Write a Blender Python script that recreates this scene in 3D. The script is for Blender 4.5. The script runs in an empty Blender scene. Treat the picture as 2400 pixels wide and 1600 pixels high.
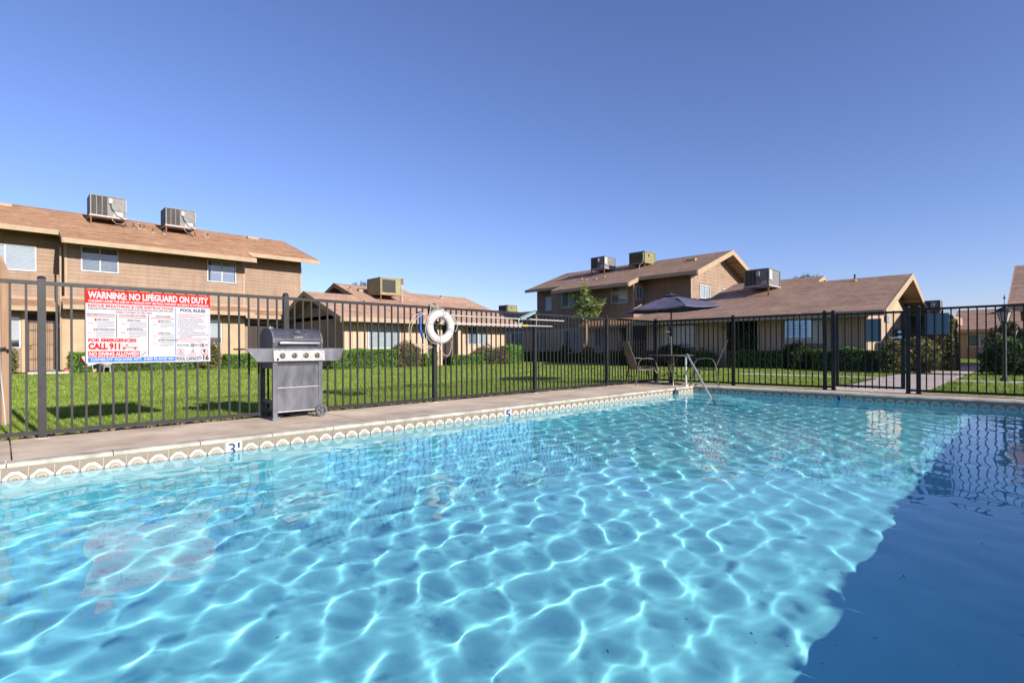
import bpy, math, random
import numpy as np
from mathutils import Vector, Matrix
sc = bpy.context.scene
COL = sc.collection
# ---------------------------------------------------------------- camera
FWD = Vector((-.7143, .6999, 0)).normalized()
RGT = Vector((FWD.y, -FWD.x, 0))
ZUP = Vector((0, 0, 1))
ROLL = .00572
cam = bpy.data.cameras.new('camera')
cam_ob = bpy.data.objects.new('camera', cam)
COL.objects.link(cam_ob)
m = Matrix(((RGT - ROLL * ZUP).normalized(), (ZUP + ROLL * RGT).normalized(), -FWD)).transposed().to_4x4()
m.translation = (0, 0, .84)
cam_ob.matrix_world = m
cam.sensor_width = 36
cam.lens = 36 * 1224 / 2400
cam.shift_y = 18.1 / 2400
cam.clip_start = .05
cam.clip_end = 3000
sc.camera = cam_ob
# ---------------------------------------------------------------- sky, sun, exposure
SUN = Vector((2.5, .12, 1)).normalized()
world = bpy.data.worlds.new('World')
sc.world = world
world.use_nodes = True
wn = world.node_tree
bg = wn.nodes['Background']
sky = wn.nodes.new('ShaderNodeTexSky')
sky.sky_type = 'NISHITA'
sky.sun_disc = False
sky.sun_elevation = math.asin(SUN.z)
sky.sun_rotation = math.atan2(SUN.x, SUN.y)
sky.altitude = 200
sky.air_density = 1.0
sky.dust_density = .3
sky.ozone_density = 5.0
hsv = wn.nodes.new('ShaderNodeHueSaturation')
hsv.inputs['Saturation'].default_value = 1.0
tint = wn.nodes.new('ShaderNodeMix')
tint.data_type = 'RGBA'
tint.blend_type = 'MULTIPLY'
tint.inputs['Factor'].default_value = 1
tint.inputs['B'].default_value = (1.02, .85, 1.0, 1)
wn.links.new(sky.outputs[0], hsv.inputs['Color'])
wn.links.new(hsv.outputs[0], tint.inputs['A'])
wn.links.new(tint.outputs['Result'], bg.inputs['Color'])
bg.inputs['Strength'].default_value = .109
sun_l = bpy.data.lights.new('sun', 'SUN')
sun_l.energy = 5.0
sun_l.angle = math.radians(.5)
sun_l.color = (1, .93, .85)
sun_l.cycles.is_caustics_light = True
sun_ob = bpy.data.objects.new('sun', sun_l)
COL.objects.link(sun_ob)
sun_ob.location = (40, 2, 20)
sun_ob.rotation_euler = SUN.to_track_quat('Z', 'Y').to_euler()
vs = sc.view_settings
vs.view_transform = 'Standard'
vs.look = 'None'
vs.gamma = 1
vs.use_curve_mapping = False
vs.exposure = .75
cy = sc.cycles
cy.use_denoising = True
cy.caustics_refractive = True
cy.caustics_reflective = False
cy.max_bounces = 18
cy.diffuse_bounces = 8
cy.glossy_bounces = 8
cy.transmission_bounces = 14
cy.transparent_max_bounces = 16
cy.sample_clamp_indirect = 8
# ---------------------------------------------------------------- mesh helpers
rnd = random.Random(7)
WAVE = .068


class MB:
    def __init__(s):
        s.v = []
        s.f = []

    def add(s, vs_, fs):
        n = len(s.v)
        s.v += [tuple(p) for p in vs_]
        s.f += [tuple(i + n for i in q) for q in fs]
        return s

    def box(s, x0, x1, y0, y1, z0, z1):
        x0, x1 = min(x0, x1), max(x0, x1)
        y0, y1 = min(y0, y1), max(y0, y1)
        z0, z1 = min(z0, z1), max(z0, z1)
        return s.add([(x0, y0, z0), (x1, y0, z0), (x1, y1, z0), (x0, y1, z0), (x0, y0, z1), (x1, y0, z1), (x1, y1, z1), (x0, y1, z1)],
                     [(0, 3, 2, 1), (4, 5, 6, 7), (0, 1, 5, 4), (1, 2, 6, 5), (2, 3, 7, 6), (3, 0, 4, 7)])

    def ob(s, c, a, b, d):
        c, a, b, d = map(Vector, (c, a, b, d))
        P = [c + i * a + j * b + k * d for k in (-1, 1) for j, i in ((-1, -1), (-1, 1), (1, 1), (1, -1))]
        F = [(0, 3, 2, 1), (4, 5, 6, 7), (0, 1, 5, 4), (1, 2, 6, 5), (2, 3, 7, 6), (3, 0, 4, 7)]
        if a.cross(b).dot(d) < 0:
            F = [q[::-1] for q in F]
        return s.add(P, F)

    def prism(s, poly, vec):
        n = len(poly)
        vec = Vector(vec)
        P = [Vector(p) for p in poly] + [Vector(p) + vec for p in poly]
        F = [tuple(range(n))[::-1], tuple(range(n, 2 * n))]
        F += [(i, (i + 1) % n, n + (i + 1) % n, n + i) for i in range(n)]
        nrm = sum(((P[i] - P[0]).cross(P[(i + 1) % n] - P[0]) for i in range(n)), Vector())
        if nrm.dot(vec) < 0:
            F = [q[::-1] for q in F]
        return s.add(P, F)

    def cyl(s, p0, p1, r, n=10, r1=None):
        return s.tube([p0, p1], r, n, None if r1 is None else [r, r1])

    def tube(s, pts, r, n=8, rs=None, closed=False):
        pts = [Vector(p) for p in pts]
        k = len(pts)
        prev = None
        base = len(s.v)
        for i, p in enumerate(pts):
            if closed:
                t = pts[(i + 1) % k] - pts[i - 1]
            else:
                t = pts[min(i + 1, k - 1)] - pts[max(i - 1, 0)]
            t.normalize()
            if prev is None:
                a = Vector((0, 0, 1)) if abs(t.z) < .9 else Vector((1, 0, 0))
                x = t.cross(a).normalized()
            else:
                x = (prev - t * prev.dot(t)).normalized()
            prev = x
            y = t.cross(x)
            rr = rs[i] if rs else r
            for j in range(n):
                a = 2 * math.pi * j / n
                s.v.append(tuple(p + rr * (math.cos(a) * x + math.sin(a) * y)))
        for i in range(k if closed else k - 1):
            i2 = (i + 1) % k
            for j in range(n):
                s.f.append((base + i * n + j, base + i * n + (j + 1) % n, base + i2 * n + (j + 1) % n, base + i2 * n + j))
        if not closed:
            s.f.append(tuple(base + j for j in range(n))[::-1])
            s.f.append(tuple(base + (k - 1) * n + j for j in range(n)))
        return s

    def rev(s, prof, c, axis='Z', n=20):
        """surface of revolution, prof = [(r, h)...]"""
        base = len(s.v)
        c = Vector(c)
        ax = {'Z': (Vector((1, 0, 0)), Vector((0, 1, 0)), Vector((0, 0, 1))), 'X': (Vector((0, 1, 0)), Vector((0, 0, 1)), Vector((1, 0, 0))),
              'Y': (Vector((0, 0, 1)), Vector((1, 0, 0)), Vector((0, 1, 0)))}[axis]
        for r, h in prof:
            for j in range(n):
                a = 2 * math.pi * j / n
                s.v.append(tuple(c + ax[2] * h + r * (math.cos(a) * ax[0] + math.sin(a) * ax[1])))
        for i in range(len(prof) - 1):
            for j in range(n):
                s.f.append((base + i * n + j, base + i * n + (j + 1) % n, base + (i + 1) * n + (j + 1) % n, base + (i + 1) * n + j))
        return s


def mk_mesh(name, mb, mat, smooth=False, off=(0, 0, 0)):
    me = bpy.data.meshes.new(name)
    ox, oy, oz = off
    me.from_pydata([(a - ox, b - oy, c - oz) for a, b, c in mb.v], [], mb.f)
    if mat:
        me.materials.append(mat)
    if smooth:
        me.shade_smooth()
        try:
            me.set_sharp_from_angle(angle=math.radians(38))
        except Exception:
            pass
    me.update()
    return me


def root_of(o):
    while o.parent:
        o = o.parent
    return o


def part(name, mb, mat, parent, smooth=False, label=None, local=False, stuff=False):
    """mesh child; vertices are world coordinates unless local"""
    off = (0, 0, 0) if local or parent is None else tuple(root_of(parent).location)
    me = mk_mesh(name, mb, mat, smooth, off)
    o = bpy.data.objects.new(name, me)
    COL.objects.link(o)
    o.parent = parent
    if label:
        o['label'] = label
    if stuff:
        o['kind'] = 'stuff'
    return o


def inst(name, me, parent, loc, scale=None, rot=None):
    o = bpy.data.objects.new(name, me)
    COL.objects.link(o)
    o.parent = parent
    L = Vector((0, 0, 0)) if parent is None else Vector(root_of(parent).location)
    o.location = Vector(loc) - L
    if scale:
        o.scale = scale
    if rot:
        o.rotation_euler = rot
    return o


def thing(name, label, cat, loc=(0, 0, 0), rz=0, group=None):
    o = bpy.data.objects.new(name, None)
    COL.objects.link(o)
    o.empty_display_size = .2
    o.location = loc
    o.rotation_euler = (0, 0, rz)
    o['label'] = label
    o['category'] = cat
    if group:
        o['group'] = group
    return o


def tag(o, label, cat, group=None):
    o['label'] = label
    o['category'] = cat
    if group:
        o['group'] = group
    return o


def struct(name, mb, mat, smooth=False):
    o = part(name, mb, mat, None, smooth)
    o['kind'] = 'structure'
    return o


def copy_tree(o, parent=None):
    c = o.copy()
    COL.objects.link(c)
    c.parent = parent
    for ch in list(o.children):
        copy_tree(ch, c)
    return c


# ---------------------------------------------------------------- materials
def pmat(name, col, rough=.8, var=.12, scale=3.0, bump=0.0, bscale=40.0, metal=0.0, col2=None, stretch=None, spec=None, streak=0.0, tone=0.0):
    """principled with low frequency colour variation, fine bump, optional vertical streaks and per-object tone"""
    mt = bpy.data.materials.new(name)
    mt.use_nodes = True
    nt = mt.node_tree
    b = nt.nodes['Principled BSDF']
    b.inputs['Roughness'].default_value = rough
    b.inputs['Metallic'].default_value = metal
    b.inputs['Specular IOR Level'].default_value = .22 if spec is None else spec
    tc = nt.nodes.new('ShaderNodeNewGeometry')
    vec = tc.outputs['Position']
    if stretch:
        mp = nt.nodes.new('ShaderNodeMapping')
        mp.inputs['Scale'].default_value = stretch
        nt.links.new(vec, mp.inputs[0])
        vec = mp.outputs[0]
    nz = nt.nodes.new('ShaderNodeTexNoise')
    nz.inputs['Scale'].default_value = scale
    nz.inputs['Detail'].default_value = 6
    nz.inputs['Roughness'].default_value = .62
    nt.links.new(vec, nz.inputs['Vector'])
    mix = nt.nodes.new('ShaderNodeMix')
    mix.data_type = 'RGBA'
    c2 = col2 or tuple(min(1, c * (1 + var * 2.2)) for c in col)
    c1 = tuple(c * (1 - var * 1.6) for c in col) if not col2 else col
    mix.inputs['A'].default_value = (*c1, 1)
    mix.inputs['B'].default_value = (*c2, 1)
    mr = nt.nodes.new('ShaderNodeMapRange')
    mr.inputs['From Min'].default_value = .32
    mr.inputs['From Max'].default_value = .68
    nt.links.new(nz.outputs['Fac'], mr.inputs['Value'])
    nt.links.new(mr.outputs[0], mix.inputs['Factor'])
    out = mix.outputs['Result']
    if streak:
        mp2 = nt.nodes.new('ShaderNodeMapping')
        mp2.inputs['Scale'].default_value = (4, 4, .35)
        nt.links.new(tc.outputs['Position'], mp2.inputs[0])
        n2 = nt.nodes.new('ShaderNodeTexNoise')
        n2.inputs['Scale'].default_value = 1.6
        n2.inputs['Detail'].default_value = 4
        nt.links.new(mp2.outputs[0], n2.inputs['Vector'])
        m2 = nt.nodes.new('ShaderNodeMapRange')
        m2.inputs['From Min'].default_value = .4
        m2.inputs['From Max'].default_value = .75
        m2.inputs['To Min'].default_value = 1
        m2.inputs['To Max'].default_value = 1 - streak
        nt.links.new(n2.outputs['Fac'], m2.inputs['Value'])
        mm = nt.nodes.new('ShaderNodeMix')
        mm.data_type = 'RGBA'
        mm.blend_type = 'MULTIPLY'
        mm.inputs['Factor'].default_value = 1
        nt.links.new(out, mm.inputs['A'])
        nt.links.new(m2.outputs[0], mm.inputs['B'])
        out = mm.outputs['Result']
    if tone:
        oi = nt.nodes.new('ShaderNodeObjectInfo')
        m3 = nt.nodes.new('ShaderNodeMapRange')
        m3.inputs['To Min'].default_value = 1 - tone
        m3.inputs['To Max'].default_value = 1 + tone
        nt.links.new(oi.outputs['Random'], m3.inputs['Value'])
        mm = nt.nodes.new('ShaderNodeMix')
        mm.data_type = 'RGBA'
        mm.blend_type = 'MULTIPLY'
        mm.inputs['Factor'].default_value = 1
        nt.links.new(out, mm.inputs['A'])
        nt.links.new(m3.outputs[0], mm.inputs['B'])
        out = mm.outputs['Result']
    nt.links.new(out, b.inputs['Base Color'])
    if bump:
        nb = nt.nodes.new('ShaderNodeTexNoise')
        nb.inputs['Scale'].default_value = bscale
        nb.inputs['Detail'].default_value = 5
        nt.links.new(vec, nb.inputs['Vector'])
        bp = nt.nodes.new('ShaderNodeBump')
        bp.inputs['Strength'].default_value = bump
        bp.inputs['Distance'].default_value = .01
        nt.links.new(nb.outputs['Fac'], bp.inputs['Height'])
        nt.links.new(bp.outputs[0], b.inputs['Normal'])
    return mt


def leafmat(name, cols, trans=.35, rough=.55):
    """leaf / blade colour picked per island, part translucent"""
    mt = bpy.data.materials.new(name)
    mt.use_nodes = True
    nt = mt.node_tree
    b = nt.nodes['Principled BSDF']
    b.inputs['Roughness'].default_value = rough
    b.inputs['Specular IOR Level'].default_value = .3
    g = nt.nodes.new('ShaderNodeNewGeometry')
    cr = nt.nodes.new('ShaderNodeValToRGB')
    el = cr.color_ramp.elements
    while len(el) < len(cols):
        el.new(.5)
    for i, c in enumerate(cols):
        el[i].position = i / (len(cols) - 1)
        el[i].color = (*c, 1)
    nt.links.new(g.outputs['Random Per Island'], cr.inputs[0])
    nz = nt.nodes.new('ShaderNodeTexNoise')
    nz.inputs['Scale'].default_value = 1.3
    nz.inputs['Detail'].default_value = 3
    nt.links.new(g.outputs['Position'], nz.inputs['Vector'])
    mr = nt.nodes.new('ShaderNodeMapRange')
    mr.inputs['From Min'].default_value = .3
    mr.inputs['From Max'].default_value = .7
    mr.inputs['To Min'].default_value = .75
    mr.inputs['To Max'].default_value = 1.25
    nt.links.new(nz.outputs['Fac'], mr.inputs['Value'])
    mm = nt.nodes.new('ShaderNodeMix')
    mm.data_type = 'RGBA'
    mm.blend_type = 'MULTIPLY'
    mm.inputs['Factor'].default_value = 1
    nt.links.new(cr.outputs[0], mm.inputs['A'])
    nt.links.new(mr.outputs[0], mm.inputs['B'])
    nt.links.new(mm.outputs['Result'], b.inputs['Base Color'])
    tr = nt.nodes.new('ShaderNodeBsdfTranslucent')
    nt.links.new(mm.outputs['Result'], tr.inputs['Color'])
    mx = nt.nodes.new('ShaderNodeMixShader')
    mx.inputs[0].default_value = trans
    nt.links.new(b.outputs[0], mx.inputs[1])
    nt.links.new(tr.outputs[0], mx.inputs[2])
    nt.links.new(mx.outputs[0], nt.nodes['Material Output'].inputs[0])
    return mt


M = {}
M['siding'] = pmat('tan_painted_siding', (.27, .19, .136), .75, .07, 1.2, .25, 60, streak=.16, tone=.04)
M['siding_wall'] = pmat('brown_painted_wall', (.27, .188, .134), .8, .06, 1.0, .25, 60, streak=.1)
M['siding_shade_tone'] = pmat('shade_toned_siding', (.25, .168, .13), .75, .07, 1.2, .25, 60, streak=.12, tone=.04)  # siding copy with the tone of the shaded faces put into its colour
M['trim'] = pmat('tan_fascia_paint', (.33, .245, .16), .7, .06, 2, .15, 50, tone=.03)
M['soffit'] = pmat('soffit_paint', (.32, .225, .15), .8, .05, 2)
M['stucco'] = pmat('sand_stucco', (.38, .275, .175), .9, .06, 1.5, .5, 120, streak=.08)
M['plywood'] = pmat('sand_plywood', (.44, .325, .225), .85, .07, 2, .3, 60, stretch=(3, 3, .4), tone=.03)
M['black_metal'] = pmat('charcoal_fence_paint', (.013, .0125, .014), .5, .25, 9, .06, 60, spec=.3)
M['dark_metal'] = pmat('dark_metal', (.03, .029, .03), .45, .2, 10)
M['ac_grey'] = pmat('grey_cabinet_metal', (.15, .147, .145), .5, .12, 5, .05, 20)
M['ac_olive'] = pmat('olive_cabinet_metal', (.19, .18, .085), .55, .12, 5, .05, 20)
M['ac_yellow'] = pmat('yellow_cabinet_metal', (.25, .225, .115), .55, .12, 5, .05, 20)
M['ac_coil'] = pmat('condenser_fins', (.07, .06, .045), .6, .25, 14)
M['ac_white'] = pmat('white_metal', (.36, .36, .35), .5, .05, 6)
M['rust'] = pmat('rusty_steel', (.2, .09, .055), .8, .25, 20, .3, 90)
M['galv'] = pmat('galvanised_pipe', (.42, .41, .4), .4, .15, 12, metal=.4)
M['white_frame'] = pmat('white_window_frame', (.45, .45, .44), .5, .04, 4)
M['blind'] = pmat('window_blind_slats', (.62, .60, .54), .6, .05, 2)
M['blind_dark'] = pmat('grey_blind', (.30, .30, .29), .6, .08, 2)  # one even grey for the darker blinds
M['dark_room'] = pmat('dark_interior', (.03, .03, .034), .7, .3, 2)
M['curtain'] = pmat('pale_curtain', (.36, .36, .42), .8, .08, 8, stretch=(6, 6, .4))
M['door_dark'] = pmat('dark_brown_door', (.04, .026, .022), .6, .15, 4)
M['brass'] = pmat('brass', (.7, .5, .15), .3, .1, 8, metal=.9)
M['concrete'] = pmat('tan_concrete_deck', (.51, .405, .295), .9, .17, 1.3, .45, 90, tone=.04)
M['walk'] = pmat('pale_concrete_walk', (.50, .42, .36), .9, .1, 2.0, .3, 90)
M['coping'] = pmat('cream_coping', (.38, .35, .285), .7, .18, 5, .35, 60, tone=.06)
M['soil'] = pmat('dry_soil', (.10, .065, .035), .95, .35, 30, .8, 60, col2=(.26, .18, .10))
M['chrome'] = pmat('stainless_rail', (.55, .55, .54), .32, .08, 10, metal=.6)
M['white_plastic'] = pmat('white_buoy_shell', (.40, .385, .37), .5, .04, 6, .05, 30)
M['rope'] = pmat('cream_rope', (.42, .37, .30), .8, .15, 60)
M['blue_plastic'] = pmat('blue_plastic', (.02, .09, .34), .45, .15, 12)
M['aluminium'] = pmat('pole_aluminium', (.34, .33, .29), .5, .08, 6, metal=.2)
M['steel_pole'] = pmat('grey_pole', (.45, .46, .52), .38, .08, 6, metal=.4)
M['yellow_plastic'] = pmat('yellow_plastic', (.38, .31, .08), .5, .1, 10)
M['teal'] = pmat('teal_plastic', (.10, .17, .17), .5, .15, 10)
M['grill_grey'] = pmat('weathered_grey_panel', (.075, .075, .088), .5, .3, 7, .15, 40, stretch=(1, 1, .35), spec=.4, streak=.25)
M['grill_dark'] = pmat('grill_lid_enamel', (.045, .045, .055), .28, .3, 6, .05, 40, spec=.6)
M['grill_steel'] = pmat('brushed_steel', (.25, .245, .245), .5, .16, 6, .1, 90, metal=.35, stretch=(1, 6, 6))
M['knob'] = pmat('knob_metal', (.30, .24, .16), .3, .2, 20, metal=.8)
M['rubber'] = pmat('grey_wheel_plastic', (.09, .09, .1), .6, .2, 20)
M['sling'] = pmat('taupe_sling_fabric', (.20, .165, .13), .8, .08, 30, .3, 300)
M['bronze_tube'] = pmat('bronze_tube', (.10, .085, .075), .35, .12, 10, metal=.3)
M['canopy'] = pmat('navy_canvas', (.085, .083, .13), .8, .1, 5, .15, 200)
M['bark'] = pmat('young_bark', (.30, .2, .12), .9, .2, 20, .4, 60)
M['bark_dark'] = pmat('dark_bark', (.09, .065, .05), .9, .2, 20, .4, 60)
M['sign_white'] = pmat('white_sign_face', (.36, .355, .365), .85, .02, 3, spec=.05)
M['red'] = pmat('red_print', (.50, .018, .012), .85, .03, 3, spec=.05)
M['blue'] = pmat('blue_print', (.01, .12, .52), .85, .03, 3, spec=.05)
M['navy'] = pmat('navy_print', (.02, .04, .11), .85, .03, 3, spec=.05)
M['black'] = pmat('black_print', (.01, .01, .012), .85, .03, 3, spec=.05)
M['grey_print'] = pmat('grey_print', (.17, .17, .18), .85, .03, 3, spec=.05)
M['dark_red'] = pmat('dark_red_print', (.5, .02, .02), .85, .03, 3, spec=.05)
M['slate'] = pmat('slate_blue_plate', (.20, .27, .33), .5, .06, 3)
M['post_tan'] = pmat('tan_post_paint', (.26, .165, .10), .8, .08, 6, .3, 60, stretch=(4, 4, .4))
M['green_post'] = pmat('dark_green_lamp_post', (.03, .05, .045), .45, .15, 8)
M['lamp_glass'] = pmat('frosted_lamp_glass', (.32, .31, .28), .25, .05, 6)
M['sheet_back'] = pmat('pale_sign_back', (.55, .62, .72), .45, .05, 3)
M['terracotta'] = pmat('terracotta_pot', (.3, .12, .06), .8, .1, 9)

# glass pane : clear with fresnel reflection
gm = bpy.data.materials.new('window_glass')
gm.use_nodes = True
nt = gm.node_tree
nt.nodes.clear()
o_ = nt.nodes.new('ShaderNodeOutputMaterial')
tr = nt.nodes.new('ShaderNodeBsdfTransparent')
tr.inputs[0].default_value = (.82, .86, .9, 1)
gl = nt.nodes.new('ShaderNodeBsdfGlossy')
gl.inputs['Roughness'].default_value = .02
gg = nt.nodes.new('ShaderNodeNewGeometry')
dt = nt.nodes.new('ShaderNodeVectorMath')
dt.operation = 'DOT_PRODUCT'
nt.links.new(gg.outputs['Normal'], dt.inputs[0])
nt.links.new(gg.outputs['Incoming'], dt.inputs[1])


def gmath(op, a, b_):
    n = nt.nodes.new('ShaderNodeMath')
    n.operation = op
    for i, x in enumerate((a, b_)):
        if isinstance(x, (int, float)):
            n.inputs[i].default_value = x
        else:
            nt.links.new(x, n.inputs[i])
    return n.outputs[0]


c_ = gmath('SUBTRACT', 1, gmath('ABSOLUTE', dt.outputs['Value'], 0))
fr_out = gmath('ADD', .055, gmath('MULTIPLY', .85, gmath('POWER', c_, 4)))
mx = nt.nodes.new('ShaderNodeMixShader')
nt.links.new(fr_out, mx.inputs[0])
nt.links.new(tr.outputs[0], mx.inputs[1])
nt.links.new(gl.outputs[0], mx.inputs[2])
nt.links.new(mx.outputs[0], o_.inputs[0])
M['glass'] = gm


def shingle_mat(name, c1, c2, c3):
    """asphalt shingles: per-tab tone in courses plus weathering streaks; position based, works on both roof directions"""
    mt = bpy.data.materials.new(name)
    mt.use_nodes = True
    nt = mt.node_tree
    b = nt.nodes['Principled BSDF']
    b.inputs['Roughness'].default_value = .92
    b.inputs['Specular IOR Level'].default_value = .2
    g = nt.nodes.new('ShaderNodeNewGeometry')
    v = nt.nodes.new('ShaderNodeTexVoronoi')
    v.inputs['Scale'].default_value = 1
    mp = nt.nodes.new('ShaderNodeMapping')
    mp.inputs['Scale'].default_value = (5, 5, 17)
    nt.links.new(g.outputs['Position'], mp.inputs[0])
    nt.links.new(mp.outputs[0], v.inputs['Vector'])
    cr = nt.nodes.new('ShaderNodeValToRGB')
    e = cr.color_ramp.elements
    e[0].color = (*c1, 1)
    e[1].color = (*c3, 1)
    n = e.new(.5)
    n.color = (*c2, 1)
    sep = nt.nodes.new('ShaderNodeSeparateColor')
    nt.links.new(v.outputs['Color'], sep.inputs[0])
    nt.links.new(sep.outputs[0], cr.inputs[0])
    nz = nt.nodes.new('ShaderNodeTexNoise')
    nz.inputs['Scale'].default_value = .9
    nz.inputs['Detail'].default_value = 7
    nz.inputs['Roughness'].default_value = .7
    nt.links.new(g.outputs['Position'], nz.inputs['Vector'])
    mr = nt.nodes.new('ShaderNodeMapRange')
    mr.inputs['From Min'].default_value = .3
    mr.inputs['From Max'].default_value = .7
    mr.inputs['To Min'].default_value = .8
    mr.inputs['To Max'].default_value = 1.18
    nt.links.new(nz.outputs['Fac'], mr.inputs['Value'])
    n3 = nt.nodes.new('ShaderNodeTexNoise')
    n3.inputs['Scale'].default_value = 38
    n3.inputs['Detail'].default_value = 3
    nt.links.new(g.outputs['Position'], n3.inputs['Vector'])
    m3 = nt.nodes.new('ShaderNodeMapRange')
    m3.inputs['From Min'].default_value = .3
    m3.inputs['From Max'].default_value = .7
    m3.inputs['To Min'].default_value = .8
    m3.inputs['To Max'].default_value = 1.2
    nt.links.new(n3.outputs['Fac'], m3.inputs['Value'])
    pr_ = nt.nodes.new('ShaderNodeMath')
    pr_.operation = 'MULTIPLY'
    nt.links.new(mr.outputs[0], pr_.inputs[0])
    nt.links.new(m3.outputs[0], pr_.inputs[1])
    mm = nt.nodes.new('ShaderNodeMix')
    mm.data_type = 'RGBA'
    mm.blend_type = 'MULTIPLY'
    mm.inputs['Factor'].default_value = 1
    nt.links.new(cr.outputs[0], mm.inputs['A'])
    nt.links.new(pr_.outputs[0], mm.inputs['B'])
    nt.links.new(mm.outputs['Result'], b.inputs['Base Color'])
    bp = nt.nodes.new('ShaderNodeBump')
    bp.inputs['Strength'].default_value = .6
    bp.inputs['Distance'].default_value = .012
    nt.links.new(n3.outputs['Fac'], bp.inputs['Height'])
    nt.links.new(bp.outputs[0], b.inputs['Normal'])
    return mt


M['shingle'] = shingle_mat('brown_shingles', (.27, .155, .095), (.315, .185, .112), (.36, .215, .132))
M['shingle_far'] = shingle_mat('rosy_brown_shingles', (.31, .20, .143), (.36, .233, .168), (.41, .265, .192))
M['leaf_green'] = leafmat('hedge_leaf', [(0.034, 0.081, 0.021), (0.081, 0.161, 0.034), (0.149, 0.276, 0.052), (0.253, 0.391, 0.092)])
M['leaf_bright'] = leafmat('bright_hedge_leaf', [(.05, .12, .018), (.12, .25, .03), (.19, .38, .05), (.30, .46, .09)])
M['leaf_brown'] = leafmat('brown_tinged_leaf', [(0.060, 0.048, 0.022), (0.144, 0.102, 0.048), (0.216, 0.156, 0.084), (0.120, 0.156, 0.048), (0.360, 0.264, 0.144)], .25)
M['leaf_yellow'] = leafmat('yellowing_leaf', [(.05, .07, .02), (.12, .14, .04), (.22, .20, .07), (.34, .28, .12)], .3)
M['leaf_tree'] = leafmat('young_tree_leaf', [(0.062, 0.112, 0.025), (0.150, 0.225, 0.050), (0.275, 0.338, 0.100), (0.450, 0.475, 0.213)])
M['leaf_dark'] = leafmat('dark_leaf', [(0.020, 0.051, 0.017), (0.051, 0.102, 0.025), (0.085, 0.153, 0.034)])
M['grass'] = leafmat('grass_blade', [(0.067, 0.134, 0.020), (0.157, 0.246, 0.029), (0.258, 0.347, 0.050), (0.403, 0.448, 0.112)], .3, .5)
M['core'] = pmat('twiggy_core', (.02, .025, .01), .9, .3, 12)


# lawn sheet
def lawn_mat():
    mt = bpy.data.materials.new('lawn_turf')
    mt.use_nodes = True
    nt = mt.node_tree
    b = nt.nodes['Principled BSDF']
    b.inputs['Roughness'].default_value = .9
    b.inputs['Specular IOR Level'].default_value = .15
    g = nt.nodes.new('ShaderNodeNewGeometry')
    n1 = nt.nodes.new('ShaderNodeTexNoise')
    n1.inputs['Scale'].default_value = .45
    n1.inputs['Detail'].default_value = 8
    n1.inputs['Roughness'].default_value = .7
    nt.links.new(g.outputs['Position'], n1.inputs['Vector'])
    n2 = nt.nodes.new('ShaderNodeTexNoise')
    n2.inputs['Scale'].default_value = 22
    n2.inputs['Detail'].default_value = 5
    n2.inputs['Roughness'].default_value = .75
    nt.links.new(g.outputs['Position'], n2.inputs['Vector'])
    ad = nt.nodes.new('ShaderNodeMath')
    ad.operation = 'MULTIPLY_ADD'
    ad.inputs[1].default_value = .5
    nt.links.new(n1.outputs['Fac'], ad.inputs[0])
    ml = nt.nodes.new('ShaderNodeMath')
    ml.operation = 'MULTIPLY'
    ml.inputs[1].default_value = .5
    nt.links.new(n2.outputs['Fac'], ml.inputs[0])
    nt.links.new(ml.outputs[0], ad.inputs[2])
    cr = nt.nodes.new('ShaderNodeValToRGB')
    e = cr.color_ramp.elements
    e[0].position = .34
    e[0].color = (.04, .08, .013, 1)
    e[1].position = .66
    e[1].color = (.26, .29, .06, 1)
    n = e.new(.5)
    n.color = (.115, .17, .025, 1)
    nt.links.new(ad.outputs[0], cr.inputs[0])
    nt.links.new(cr.outputs[0], b.inputs['Base Color'])
    bp = nt.nodes.new('ShaderNodeBump')
    bp.inputs['Strength'].default_value = .9
    bp.inputs['Distance'].default_value = .05
    nt.links.new(n2.outputs['Fac'], bp.inputs['Height'])
    nt.links.new(bp.outputs[0], b.inputs['Normal'])
    return mt


M['lawn'] = lawn_mat()


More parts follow.
